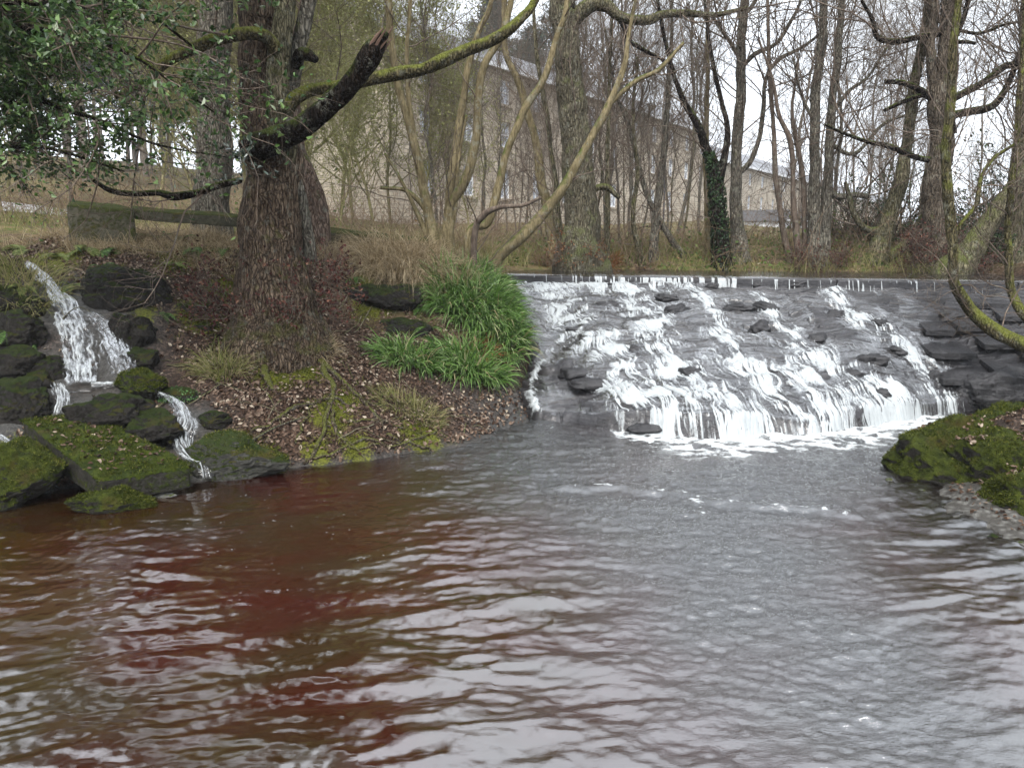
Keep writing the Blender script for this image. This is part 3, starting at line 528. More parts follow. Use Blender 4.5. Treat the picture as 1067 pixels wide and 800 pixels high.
# rocks in the weir
wr = ((674, 447, .26, 'flat black rock at the foot of the white curtain'), (603, 392, .36, 'long dark ridge of rock at the left side of the weir'), (817, 447, .13, 'small dark rock at the foot of the weir near its middle'), (655, 440, .12, 'small black rock left of the flat one at the weir foot'), (600, 345, .16, 'dark rock where the narrow left channel begins'), (612, 402, .3, 'dark tilted rock below the long ridge on the left of the weir'))
for i, (a, b, r_, lb) in enumerate(wr):
    x, y = onap(a, b) if b < 440 else W(a, b, .03)[:2]; z = float(apron(x, y)[1]) if b < 440 else .03
    rock('weir_rock', lb, (x, y, z + .02), (r_, r_ * .6, r_ * .33), 140 + i, WETR, .15 * (-1) ** i, n=4, rough=.1, cuts=16, flat=2)
for i, (a, b, r_) in enumerate(((705, 324, .14), (695, 312, .12), (790, 345, .15), (800, 322, .13), (845, 305, .11), (830, 298, .12), (915, 338, .12), (935, 368, .13), (905, 378, .16), (886, 390, .10), (918, 410, .10), (850, 355, .15), (870, 330, .12), (740, 300, .1), (790, 298, .1), (640, 300, .1), (632, 320, .12), (770, 322, .14), (975, 395, .12), (720, 390, .11), (660, 365, .1), (990, 330, .13))):
    x, y = onap(a, b); rock('weir_rock', 'dark stone jutting up through the white water of the weir', (x, y, float(apron(x, y)[1]) + .01), (r_ * R_.uniform(1.0, 1.6), r_ * .8, r_ * R_.uniform(.45, .75)), 160 + i, WETR, R_.uniform(-.6, .6), R_.uniform(-.25, .25), n=4, rough=.22, cuts=8, group='dark stones jutting from the weir', flat=1)
for i, (a, b, w1_, d1) in enumerate(((1000, 392, .75, .5), (1052, 384, .7, .5), (985, 366, .6, .45), (1040, 358, .6, .4), (1075, 366, .5, .4), (1010, 340, .55, .35), (1058, 330, .6, .35), (1030, 318, .5, .3), (975, 345, .4, .3))):
    x, y = onap(a, b); z = float(apron(x, y)[1]) + .07; c = np.array([x, y, z]); sl = .28
    e = R_.uniform(-.05, .05, 4); slab('dry_slab', 'thin wet slab among those left bare at the right end of the weir' if i > 1 else ('lowest bare slab overhanging the dark hollow at the weir right end', 'bare slab beside the lowest one, under the curved trunk')[i], [c + [-w1_ / 2, -d1 / 2 + e[0], -d1 / 2 * sl], c + [w1_ / 2, -d1 / 2 + e[1], -d1 / 2 * sl], c + [w1_ / 2 + e[3], d1 / 2, d1 / 2 * sl], c + [-w1_ / 2, d1 / 2 + e[2], d1 / 2 * sl]], .08, WETR, 200 + i, 'stone slab', 'bare slabs at the right of the weir', n=6, sq=40, rough=.016)
# ------------------------------------------------------------------ brook
def ribbon(path, seed, foamb=.5, n=160, m_=40, bulge=.05):
    p = crom(np.array([[*(lambda h: h + (EYE - h) / np.linalg.norm(EYE - h) * .07)(hit(a, b)), wd * .78 * hit(a, b)[1] / 800 / 2] for a, b, Y, wd in path]), n); c = p[:, :3]; hw = p[:, 3]; T = nrm(np.gradient(c, axis=0)); side = nrm(np.cross(T, [0, 0, 1.]) + 1e-6); side = np.where((side[:, :1] < 0), -side, side); side[:] = side * [1, .5, .2]; nn = nrm(np.cross(side, T)); nn = np.where(nn[:, 1:2] > 0, -nn, nn)
    u = np.linspace(-1, 1, m_); L = np.concatenate([[0], np.cumsum(np.linalg.norm(np.diff(c, axis=0), axis=1))]); UU, LL = np.meshgrid(u, L)
    e = 1 + .25 * f2(LL * 9, UU * 0 + np.sign(UU) * 3, 3, seed)
    st = 1 - np.abs(f2(UU * 6 + f2(LL * 6, UU * 3, 2, seed + 9) * .7, LL * 3.2, 3, seed + 1)) * 2.2; fine = f2(UU * 16 + LL, LL * 9, 3, seed + 2)
    V = c[:, None] + side[:, None] * (UU * hw[:, None] * e)[..., None] + nn[:, None] * ((1 - UU ** 2) * bulge + st * .018 + fine * .02 - .015)[..., None]
    fo = np.clip(foamb + .45 * st + .6 * fine - .35 * UU ** 4, 0, 1); F = grid_faces(m_, n); gone = ((np.abs(UU) > .72) & (fine + st * .4 < .15)).ravel(); F = F[~gone[F].any(1)]
    cov = sst(1.0, .55, np.abs(UU) + .5 * f2(UU * 5, LL * 7, 3, seed + 4)) * sst(0, .08, LL) * sst(0, .06, L[-1] - LL); return V.reshape(-1, 3), F, fo.ravel() * .9, np.clip(cov * (.35 + .9 * np.clip(.5 + st * .5 + fine, 0, 1)), 0, 1).ravel()
gb = G(); fo = []; cv_ = []
for k, (path, fb) in enumerate((([(28, 276, 9.4, 14), (40, 286, 9.0, 22), (56, 305, 8.85, 34), (72, 325, 8.72, 52), (80, 350, 8.55, 62), (84, 380, 8.42, 56), (86, 404, 8.3, 52)], .12), ([(50, 405, 8.2, 30), (100, 404, 8.0, 34), (150, 402, 8.05, 22)], .1), ([(60, 404, 8.0, 30), (66, 418, 7.7, 26), (62, 436, 7.4, 20)], .1), ([(-15, 450, 7.3, 14), (8, 463, 7.0, 20), (26, 482, 6.6, 20), (46, 502, 6.3, 24), (58, 515, 6.2, 26)], .05),
                                ([(150, 408, 8.1, 20), (182, 422, 7.9, 26), (194, 440, 7.6, 38), (190, 460, 7.3, 44), (198, 478, 7.05, 28), (212, 492, 6.85, 26), (216, 502, 6.75, 34)], .05), ([(95, 330, 8.75, 30), (115, 350, 8.6, 46), (128, 378, 8.45, 50), (135, 396, 8.3, 40)], -.22))):
    V_, F_, f_, c_ = ribbon(path, 300 + 10 * k, fb); gb.add(V_, F_); fo.append(f_); cv_.append(c_)
V_, F_ = gb.out(); tag(mk('stream_water', V_, F_, WATERW, None, True, dict(foam=np.concatenate(fo), cover=np.concatenate(cv_))), 'brook tumbling down the left bank into the pool', None, None, 'structure')
# ------------------------------------------------------------------ mossy coping walls
MOSSW = mat_stone('green_mossy_wall', (.05, .05, .035), (.11, .10, .07), .9, .7, mc=(.075, .085, .018), green2=(.035, .045, .012))
b0 = thing('mossy_wall', P(70, 245, 10.2), 'green stained stone block and low coping at the top of the left bank', 'wall')
slab('block', None, [P(68, 212, 10.1), P(140, 219, 10.0), P(136, 214, 10.5), P(72, 208, 10.6)], .55, MOSSW, 401, None, parent=b0, n=5)
slab('coping', None, [P(138, 218, 10.05), P(250, 226, 10.3), P(250, 222, 10.6), P(136, 214, 10.5)], .14, MOSSW, 402, None, parent=b0, n=5)
slab('mossy_wall', 'low mossy coping stone running right from behind the big tree', [P(330, 240, 11.4), P(446, 251, 11.6), P(446, 247, 12), P(330, 235, 11.8)], .24, MOSSW, 403, 'wall', n=5)
# ------------------------------------------------------------------ trees
BK_RED = mat_bark('red_brown_bark', (.065, .045, .032), (.29, .215, .15), .12, (.12, .12, .04), bd=.04); BK_OLIVE = mat_bark('olive_bark', (.065, .06, .035), (.25, .22, .14), .3, (.12, .13, .045))
BK_GREY = mat_bark('grey_bark', (.085, .075, .06), (.29, .265, .21), .15, (.11, .115, .05)); BK_DARK = mat_bark('dark_wet_bark', (.007, .005, .004), (.04, .03, .022), .12)
BK_TAN = mat_bark('tan_smooth_bark', (.10, .08, .042), (.27, .22, .125), .2, ridge=.2, bd=.006); BK_MOSS = mat_bark('mossy_bark', (.05, .045, .025), (.18, .15, .08), .6, (.14, .15, .035))
BK_TWIG = mat_bark('twig_bark', (.08, .06, .047), (.21, .165, .13), 0, ridge=.1, bd=.003); BK_FAR = mat_bark('far_bark', (.12, .10, .08), (.28, .24, .20), .1, ridge=.4)
BK_BROK = mat_plain('splintered_wood', (.13, .08, .058), .8, .8, .2)
def limbpts(pts, Y, n=None, wob=.022, ground=False, seed=0):
    q = []
    for p in pts:
        yy = p[3] if len(p) > 3 else Y; d = ray(p[0], p[1]); q.append([*P(p[0], p[1], yy), p[2] / 2 * (yy / d[1]) / FPX])
    q = np.array(q)
    if ground:
        g_ = gz(q[0, 0], q[0, 1]); b = q[0].copy(); b[2] = min(g_ - .15, q[0, 2] - .5); b[3] *= 1.02; b[2] = min(b[2], g_ - .75); q = np.concatenate([[b], q])
    L = np.linalg.norm(np.diff(q[:, :3], axis=0), axis=1).sum(); n = n or int(np.clip(L / .055, 12, 150)); r = crom(q, n)
    s_ = np.arange(n) * L / n; w_ = wob + q[:, 3].mean() * .12
    for k in range(3): r[:, k] += (f2(s_ * 1.6, s_ * 0 + k * 7.7, 3, seed + k)) * w_ * (1 if k < 2 else .4) * np.clip(s_ / .3, 0, 1)
    r[:, 3] = np.abs(r[:, 3]) * (1 + .10 * f2(s_ * 2.5, s_ * 0 + 3, 3, seed + 8)) + .001
    return r
def tree(name, label, limbs, Y, bark, base_r=1, twigs=(0, 0, 0), L=(.6, 2.2), up=.12, group=None, twmat=None, cat='tree', seed=1, tk=.0065, ws=1, extra=None):
    rg = np.random.default_rng(seed + 900); LM = []
    for i, l in enumerate(limbs): LM.append(limbpts(l['p'] if isinstance(l, dict) else l, Y, ground=(i == 0 or (isinstance(l, dict) and l.get('g'))), seed=seed * 31 + i * 5)); LM[-1][:, 3] *= ws * (.8 if ws < 1 and isinstance(l, dict) and l.get('m') is BK_DARK else 1)
    base = LM[0][0, :3].copy(); base[2] += .5; t = thing(name, base, label, cat, group); gt = {}
    for i, (l, r) in enumerate(zip(limbs, LM)):
        mt = l.get('m', bark) if isinstance(l, dict) else bark; nm = l.get('n', 'trunk') if isinstance(l, dict) else ('trunk' if i == 0 or not extra else 'limb')
        big = r[:, 3].max() > .05; S = 28 if r[:, 3].max() > .12 else (16 if big else 8); rd = r[:, 3].copy()
        if i == 0 and base_r > 1: h_ = r[:, 2] - gz(base[0], base[1]); rd = rd * (1 + (base_r - 1) * np.exp(-np.clip(h_, -.1, 9) / .3))
        if nm == 'trunk' and i and mt is not bark: nm = 'limb'
        gt.setdefault((nm, mt.name, i if nm in ('limb', 'broken_limb', 'mossy_branch', 'side_stem') else 0), (G(), mt))[0].addm(*tubes(r[:, :3], rd, S, True, ridge=(.15 if mt is BK_DARK else .10) if big else .06, rf=2.4 if S > 20 else 1.2, seed=seed + i))
    for (nm, _, _i), (g_, mt) in gt.items(): g_.mk(nm, mt, t)
    if twigs[0]:
        ss = [samples(r[None, :, :3], r[None, :, 3], max(1, int(len(r) * (l.get('s', .25) if isinstance(l, dict) else .25)))) for l, r in zip(limbs, LM) if not (isinstance(l, dict) and l.get('nt'))]
        S0 = catS(*ss); gc = G()
        A, ra = sprout(S0, twigs[0], L, (.5, 1.25), 9, up, .16, .5, tk, .35, rg=rg); gc.addm(*tubes(A, ra, 5, False)); S1 = samples(A, ra, 2)
        if twigs[1]: B, rb = sprout(S1, twigs[1], (L[0] * .45, L[1] * .55), (.4, 1.1), 7, up * .7, .18, .62, tk * .8, .4, rg=rg); gc.addm(*tubes(B, rb, 4, False)); S1 = catS(S1, samples(B, rb, 1))
        if twigs[2]: Cc, rc = sprout(S1, twigs[2], (L[0] * .2, L[1] * .28), (.4, 1.1), 5, up * .5, .2, .6, tk * .8, .5, rg=rg); gc.addm(*tubes(Cc, np.maximum(rc, .0016), 3, False))
        gc.mk('crown', twmat or BK_TWIG, t); t_samples[t.name] = S1
    return t
t_samples = {}
# big left tree
T1 = tree('tree', 'broad reddish barked tree on the left bank with a broken black limb', [
    dict(p=[(288, 352, 94), (286, 325, 76), (284, 280, 63), (283, 230, 57), (283, 185, 55), (282, 155, 56), (278, 125, 49), (273, 90, 46), (272, 40, 43), (273, 0, 42), (274, -100, 38), (280, -330, 26), (284, -600, 12)], s=.45),
    dict(p=[(289, 230, 6, 9.1), (291, 190, 26, 9.08), (292, 145, 34, 8.97), (290, 110, 25, 8.9), (291, 60, 22, 8.9), (296, 20, 20, 8.9), (302, -20, 18, 9), (325, -150, 14, 9.2), (350, -400, 8, 9.5)], m=BK_OLIVE, n='side_stem'),
    dict(p=[(292, 125, 16, 8.9), (300, 105, 15), (308, 70, 15), (314, 35, 15), (322, 0, 14), (345, -90, 11), (380, -300, 7)], m=BK_GREY, n='side_stem'),
    dict(p=[(258, 156, 26, 8.7), (275, 150, 26, 8.65), (300, 140, 23, 8.6), (325, 125, 21, 8.5), (350, 104, 19, 8.4), (370, 82, 18, 8.35), (385, 62, 20, 8.3), (394, 48, 17, 8.28), (404, 33, 5, 8.25)], m=BK_DARK, n='broken_limb', nt=1),
    dict(p=[(296, 118, 15, 8.85), (306, 103, 14, 8.9), (325, 94, 13, 9), (350, 91, 12, 9.1), (385, 83, 12, 9.2), (420, 76, 13, 9.3), (440, 73, 11, 9.3), (462, 64, 14, 9.3), (490, 51, 12, 9.4), (520, 38, 11, 9.5), (543, 20, 9, 9.6), (558, 0, 8, 9.7), (580, -60, 6, 9.8), (610, -150, 4, 9.9)], m=BK_MOSS, n='mossy_branch', s=.7),
    dict(p=[(288, 52, 14, 8.8), (276, 38, 13, 8.7), (255, 35, 13, 8.6), (228, 40, 12, 8.5), (197, 53, 11, 8.4), (172, 66, 10, 8.3), (150, 88, 7, 8.2), (120, 100, 5, 8.1)], m=BK_MOSS, n='mossy_branch'),
    dict(p=[(309, 70, 9, 8.95), (311, 58, 11, 8.85), (320, 57, 12, 8.75), (331, 63, 7, 8.7)], m=BK_DARK, n='broken_limb', nt=1),
    dict(p=[(250, 188, 7, 8.8), (225, 194, 7, 8.5), (205, 201, 7, 8.4), (180, 205, 8, 8.3), (165, 201, 6, 8.2), (140, 202, 6, 8.1), (115, 199, 6, 8.0), (97, 188, 4, 8.0)], m=BK_DARK, n='low_branch'),
    dict(p=[(324, 272, 13, 9.3), (318, 235, 13, 9.2), (310, 195, 12, 9.1), (302, 160, 11, 9.0), (296, 130, 9, 8.95)], m=BK_GREY, n='side_stem', nt=1)], 9.1, BK_RED, 1.22, (44, 260, 900), (.6, 1.9), seed=3)
# splintered tip of the broken limb
gs = G(); tip = P(392, 50, 8.26); dr_ = nrm(P(404, 33, 8.25) - P(385, 62, 8.3))
for k in range(16):
    o_ = R_.normal(size=3) * .036; gs.addm(*tubes(np.stack([tip - dr_ * .12 + o_, tip + o_ * 1.1 + dr_ * .02, tip + o_ * 1.2 + dr_ * R_.uniform(.05, .2) + R_.normal(size=3) * .012]), np.array([.024, .016, .003]), 5, True, ridge=.3, seed=k))
gs.mk('splintered_end', BK_BROK, T1, False)
TRUNK_BASE = hit(288, 350)
# burr skirt of dead shoots
def shoots(parent, c, rx, ry, rz_, n, nl, mat1, mat2, name='basal_shoots', ls=.045):
    rg = np.random.default_rng(int(abs(c[0]) * 100)); a = rg.uniform(0, TAU, n); d = np.stack([np.cos(a), np.sin(a), rg.uniform(-.2, .9, n)], 1); p = c + d * [rx * .5, ry * .5, 0] + np.stack([0 * a, 0 * a, rg.uniform(-.1, rz_, n)], 1)
    A, ra = sprout((p, nrm(d), np.full(n, .008)), n, (.15, .45), (.1, .8), 6, .1, .22, .6, .012, .4, rg=rg); g_ = G().addm(*tubes(A, ra * .8, 4, False)); S1 = samples(A, ra, 1)
    B, rb = sprout(S1, n * 2, (.06, .2), (.4, 1.2), 4, .05, .25, .7, .012, .5, rg=rg); g_.addm(*tubes(B, rb * .8, 3, False)); g_.mk(name, mat1, parent)
    if nl:
        S2 = catS(S1, samples(B, rb, 1)); i = rg.integers(0, len(S2[0]), nl); pp = S2[0][i] + rg.normal(size=(nl, 3)) * .015; G().addm(*[(lambda z: (z[0], [z[1]]))(leaves(pp, rg.normal(size=(nl, 3)), rg.uniform(.6, 1.2, nl) * ls, .55, rg=rg))][0]).mk('dead_leaves', mat2, parent, False)
LF_RED = mat_leaf('dark_red_leaf', [(0, (.035, .013, .012)), (.5, (.085, .027, .022)), (.85, (.15, .055, .04)), (1, (.26, .14, .09))], .6, .1)
LF_DEAD = mat_leaf('dead_leaf', [(0, (.025, .015, .010)), (.3, (.085, .050, .033)), (.6, (.15, .098, .068)), (.85, (.24, .175, .13)), (1, (.44, .37, .28))], .5, .05)
LF_RUST = mat_leaf('rust_leaf', [(0, (.09, .03, .014)), (.6, (.2, .08, .035)), (1, (.32, .2, .1))], .6, .1)
tb = P(288, 322, 9.0)
shoots(T1, tb + np.array([.45, -.1, .0]), .5, .45, .5, 170, 1100, BK_TWIG, LF_RED); shoots(T1, tb + np.array([-.55, -.1, -.05]), .5, .4, .5, 170, 1100, BK_TWIG, LF_RED); shoots(T1, tb + np.array([0., -.5, -.15]), .5, .2, .25, 30, 150, BK_TWIG, LF_RED)
# exposed roots on the shore (part of the tree)
gr = G()
def onter(pts, dz): 
    q = crom(np.array([[*hit(a, b)[:2], w_ * .68] for a, b, w_ in pts]), 40); jj = np.arange(40) * .22; q[:, 0] += .05 * f2(jj, jj * 0 + pts[0][0], 3, 4); q[:, 1] += .05 * f2(jj, jj * 0 + pts[0][1], 3, 6); z = H(q[:, 0], q[:, 1]); return np.stack([q[:, 0], q[:, 1], z + dz + .022 * f2(np.arange(40) * .3, np.arange(40) * 0 + pts[0][0], 2, 3)], 1), q[:, 2]
for k, pts in enumerate(([(262, 455, .02), (290, 440, .03), (320, 425, .035), (345, 418, .03), (372, 422, .02)], [(322, 350, .10), (336, 378, .07), (345, 410, .05), (340, 440, .035), (328, 470, .03), (318, 484, .02)], [(318, 486, .02), (345, 474, .03), (375, 462, .03), (410, 466, .025), (440, 458, .03), (460, 440, .02)],
                         [(345, 430, .03), (352, 452, .028), (368, 470, .02), (395, 470, .02)], [(312, 335, .16), (322, 362, .10), (350, 395, .04), (380, 420, .03), (400, 450, .02)], [(258, 335, .16), (246, 368, .09), (225, 400, .03)], [(280, 340, .17), (275, 378, .09), (285, 410, .03)], [(400, 455, .025), (430, 468, .025), (462, 470, .02)],
                         [(330, 420, .02), (318, 440, .02), (308, 468, .02)], [(360, 440, .02), (390, 440, .02), (420, 448, .015)])):
    q, w_ = onter(pts, .006); gr.addm(*tubes(q, w_, 10, True, ridge=.12, rf=1.5, seed=k))
gr.mk('roots', mat_bark('root_bark', (.04, .03, .022), (.17, .135, .10), .14, (.12, .125, .035)), T1)
tree('tree', 'tall straight grey trunk standing behind the holly leaves on the left', [[(222, 228, 36), (222, 150, 33), (224, 60, 31), (226, 0, 30), (228, -200, 24), (235, -500, 12)]], 11.6, BK_GREY, 1.1, (60, 240, 700), (.8, 2.6), seed=5)
tree('tree', 'crooked brown trunk immediately behind the big reddish tree', [[(334, 246, 24), (330, 215, 24), (321, 185, 22), (308, 150, 21), (303, 100, 20), (309, 50, 18), (320, 0, 16), (340, -120, 13), (360, -400, 7)]], 11.2, mat_bark('pink_brown_bark', (.10, .068, .052), (.27, .20, .155), .1), 1.0, (50, 240, 700), (.7, 2.2), seed=7, ws=.85)
tree('hazel', 'many stemmed tan hazel with clustered poles in front of the stone building', [
    [(452, 256, 12.0), (444, 215, 9.6), (436, 170, 8.8), (425, 125, 8.0), (415, 85, 7.2), (408, 40, 7.2), (405, 0, 6.4), (403, -120, 4.8), (400, -300, 2.4)],
    dict(p=[(449, 252, 7.2), (441, 200, 6.4), (432, 145, 4.8), (426, 95, 4.8), (424, 50, 4.0), (428, 0, 4.0), (431, -120, 2.4)], g=1), dict(p=[(462, 252, 8.8), (466, 225, 8.0), (472, 180, 8.0), (480, 120, 7.2), (487, 70, 6.4), (500, 30, 5.6), (512, 0, 4.8), (530, -120, 3.2)], g=1),
    dict(p=[(467, 250, 10.4), (468, 216, 9.6), (484, 188, 9.6), (494, 150, 8.8), (499, 100, 8.0), (505, 66, 7.2), (522, 40, 6.4), (533, 0, 5.6), (545, -120, 3.2)], g=1), dict(p=[(456, 254, 6.4), (448, 225, 6.4), (425, 200, 4.0), (395, 196, 3.2)], g=1),
    dict(p=[(488, 246, 7.2, 11.8), (508, 232, 8.0, 11.8), (518, 205, 8.0, 11.8), (527, 165, 7.2, 11.8), (543, 120, 7.2, 11.8), (568, 80, 6.4, 11.8), (580, 40, 5.6, 11.8), (590, 0, 4.8, 11.8), (600, -120, 3.2, 11.8)], g=1), dict(p=[(494, 248, 6.4, 11.6), (503, 225, 6.4, 11.5), (520, 216, 5.6, 11.4), (545, 214, 4.0, 11.3), (563, 206, 3.2, 11.2)], g=1, m=BK_TWIG, n='dark_branch'),
    dict(p=[(468, 256, 5.6), (474, 215, 4.0), (478, 170, 3.2), (486, 120, 2.4)], g=1), dict(p=[(446, 256, 5.6), (436, 225, 4.8), (420, 190, 3.2), (400, 160, 2.4)], g=1)], 12, BK_TAN, 1.1, (60, 240, 800), (.4, 1.5), seed=9)
tree('leaning_sapling', 'long tan pole leaning right across the big alder trunk', [[(514, 277, 11), (545, 245, 11), (580, 205, 10), (605, 165, 8), (630, 118, 7), (648, 75, 6), (655, 40, 4), (662, 0, 3)], [(631, 113, 5), (660, 86, 5), (688, 72, 4), (712, 45, 3)]], 12.6, BK_TAN, 1.1, (24, 90, 260), (.4, 1.5), seed=11)
alder = tree('alder_tree', 'thick upright alder with a dark red base behind the weir crest', [
    dict(p=[(605, 274, 64), (604, 250, 50), (604, 210, 42), (601, 170, 38), (598, 120, 36), (592, 70, 34), (588, 20, 32), (586, 0, 32), (584, -120, 27), (588, -250, 14), (590, -330, 6)], s=.3), dict(p=[(590, 30, 20), (604, 14, 19), (618, 5, 17), (632, 7, 15), (645, 17, 12), (660, 21, 12), (678, 21, 12), (692, 15, 9), (715, 14, 8), (745, 16, 6), (780, 8, 4)], m=BK_OLIVE),
    dict(p=[(642, 15, 9), (651, 28, 8), (655, 42, 7), (668, 51, 7), (682, 58, 5), (695, 66, 4)], m=BK_DARK), dict(p=[(612, 212, 8), (620, 197, 8), (632, 195, 8), (645, 207, 5)], m=BK_OLIVE, nt=1), dict(p=[(585, -60, 14), (560, -100, 10), (520, -160, 7)])], 15, mat_bark('alder_bark', (.075, .065, .045), (.23, .205, .14), .3, (.13, .14, .06)), 1.25, (60, 380, 1500), (.6, 2.2), seed=13, ws=0.80)
shoots(alder, P(604, 268, 14.7), .7, .4, .2, 120, 500, BK_TWIG, LF_RUST)
IVY = mat_leaf('ivy_leaf', [(0, (.012, .025, .010)), (.6, (.025, .05, .018)), (1, (.06, .10, .04))], .35, .1)
ivt = tree('ivy_clad_tree', 'slim forked tree wrapped in dark ivy behind the weir', [[(752, 280, 19), (750, 240, 17), (747, 200, 15), (745, 180, 13), (736, 155, 9), (727, 130, 8), (713, 105, 6), (703, 80, 5), (690, 30, 4), (680, -40, 3)], [(748, 205, 9), (751, 182, 9), (756, 160, 8), (758, 135, 6), (752, 105, 5), (741, 60, 4), (735, 0, 3)]], 15.2, BK_DARK, 1.3, (50, 220, 800), (.5, 2.0), seed=15, ws=0.90)
n = 1500; k = limbpts([(752, 280, 19), (750, 240, 17), (747, 200, 15), (745, 180, 13), (738, 158, 9)], 15.2, 200, seed=15 * 31); i = R_.integers(0, 200, n); a = R_.uniform(0, TAU, n); dd = np.stack([np.cos(a), np.sin(a), a * 0], 1)
V_, F_ = leaves(k[i, :3] + dd * (k[i, 3] + R_.uniform(0, .035, n))[:, None], dd + R_.normal(size=(n, 3)) * .4, R_.uniform(.03, .065, n), .8); G().add(V_, F_).mk('ivy', IVY, ivt, False)
tree('tree', 'straight slim trunk rising between the ivy clad tree and the paired trunks', [[(772, 280, 24), (769, 250, 19), (767, 215, 16), (766, 170, 14), (771, 100, 13), (773, 50, 12), (775, 0, 11), (777, -150, 7), (780, -250, 3)], [(772, 72, 6), (788, 56, 6), (808, 46, 5), (822, 25, 5), (834, 0, 4), (845, -60, 3)], [(769, 182, 7), (784, 165, 7), (793, 135, 6), (798, 85, 5), (812, 62, 5), (835, 50, 4), (860, 30, 3)], [(770, 60, 6), (758, 40, 5), (740, 15, 4)], [(770, 20, 6), (785, 5, 5), (800, -30, 4)]], 15.6, BK_GREY, 1.3, (80, 380, 1400), (.6, 2.4), seed=17, ws=0.75)
tree('tree', 'left one of the two parallel trunks with a red brown burr at the base', [[(848, 280, 18), (849, 220, 15), (848, 160, 13), (850, 100, 12), (855, 50, 11), (858, 0, 10), (862, -150, 6), (868, -260, 3)], [(850, 130, 5), (835, 100, 4), (826, 60, 3)]], 15, BK_GREY, 1.3, (60, 300, 1200), (.6, 2.4), seed=19, ws=0.75)
t8 = tree('tree', 'right one of the two parallel trunks, leaning slightly right', [[(857, 280, 17), (861, 220, 14), (864, 160, 12), (868, 100, 10), (872, 60, 10), (877, 0, 8), (882, -150, 5), (890, -250, 3)], [(866, 120, 6), (885, 95, 5), (905, 80, 4), (925, 50, 3)], [(862, 195, 7), (872, 205, 8), (890, 203, 7), (905, 205, 6)], [(864, 150, 6), (890, 160, 5), (920, 130, 4), (950, 118, 3)]], 15.05, BK_GREY, 1.3, (60, 300, 1200), (.6, 2.4), seed=21, ws=0.75)
shoots(t8, P(855, 276, 14.8), .7, .3, .25, 260, 900, BK_TWIG, LF_RED)
tree('sapling', 'thin crooked stem curving up left of the paired trunks', [[(826, 285, 7), (818, 250, 6), (812, 215, 5), (808, 170, 5), (806, 130, 4), (802, 80, 4), (800, 20, 3), (798, -80, 2)]], 15.3, BK_TWIG, 1.1, (30, 130, 400), (.4, 1.6), seed=23)
tree('sapling', 'thin dark stem bending at shoulder height beside the paired trunks', [[(835, 283, 7), (830, 240, 6), (826, 200, 5), (823, 150, 5), (812, 122, 4), (806, 90, 3), (790, 40, 2)]], 15.1, BK_TWIG, 1.1, (30, 130, 400), (.4, 1.6), seed=25)
tree('sapling', 'thinnest upright stem touching the paired trunks on their left', [[(840, 283, 6), (838, 230, 5), (836, 180, 5), (828, 140, 4), (826, 110, 3), (832, 60, 2)]], 15.2, BK_TWIG, 1.1, (25, 120, 350), (.4, 1.5), seed=27)
tree('tree', 'olive trunk leaning right from the far end of the weir crest', [[(908, 284, 24), (917, 255, 21), (928, 222, 18), (938, 190, 16), (945, 150, 13), (950, 100, 12), (958, 60, 11), (968, 10, 10), (985, -120, 8), (1000, -320, 4)], [(925, 238, 10), (905, 240, 8), (890, 225, 6), (880, 190, 4)], dict(p=[(912, 275, 14), (935, 262, 12), (950, 245, 10), (960, 230, 8), (975, 210, 6)], nt=1)], 15, BK_OLIVE, 1.3, (60, 300, 1100), (.6, 2.4), seed=29, ws=0.85)
t10 = tree('tree', 'thick trunk with a large dark red burr near the right side', [
    dict(p=[(980, 288, 60), (977, 255, 42), (976, 220, 33), (976, 190, 30), (981, 160, 27), (981, 135, 26), (978, 112, 27), (983, 85, 25), (988, 40, 22), (990, 0, 20), (994, -130, 13), (1000, -260, 6)], s=.4), dict(p=[(976, 110, 15), (971, 80, 12), (970, 40, 11), (975, 0, 10), (970, -120, 7)]), dict(p=[(984, 108, 13), (1005, 97, 11), (1028, 84, 11), (1048, 69, 11), (1067, 68, 9), (1100, 50, 7)], m=BK_DARK), dict(p=[(992, 140, 13), (993, 122, 12), (1012, 116, 12), (1035, 110, 11), (1050, 88, 9), (1060, 60, 8), (1075, 20, 6)], m=BK_DARK), dict(p=[(973, 105, 11), (958, 94, 10), (940, 86, 8), (922, 85, 6)], m=BK_DARK, nt=1),
    dict(p=[(972, 97, 8), (948, 103, 7), (922, 115, 6)], m=BK_DARK, nt=1), dict(p=[(980, 168, 10), (955, 164, 8), (928, 153, 8), (905, 148, 6), (882, 140, 5), (860, 130, 3)], m=BK_DARK), dict(p=[(988, 34, 10), (958, 39, 9), (932, 44, 9), (915, 38, 8), (910, 22, 6), (898, 0, 4)], m=BK_DARK), dict(p=[(990, 50, 8), (1002, 25, 8), (1008, 0, 7), (1020, -60, 5)], m=BK_DARK), dict(p=[(992, 30, 6), (1020, 35, 5), (1050, 25, 4), (1080, 22, 3)], m=BK_DARK), dict(p=[(985, 45, 7), (1005, 44, 6), (1016, 46, 5)], m=BK_DARK, nt=1)], 14.4, mat_bark('burr_tree_bark', (.07, .056, .042), (.22, .18, .135), .15), 1.3, (150, 700, 2400), (.6, 2.6), seed=31, ws=0.78)
shoots(t10, P(975, 272, 14), .75, .35, .45, 420, 1600, BK_TWIG, LF_RED); shoots(t10, P(1010, 280, 13.6), .5, .25, .2, 160, 500, BK_TWIG, LF_RED)
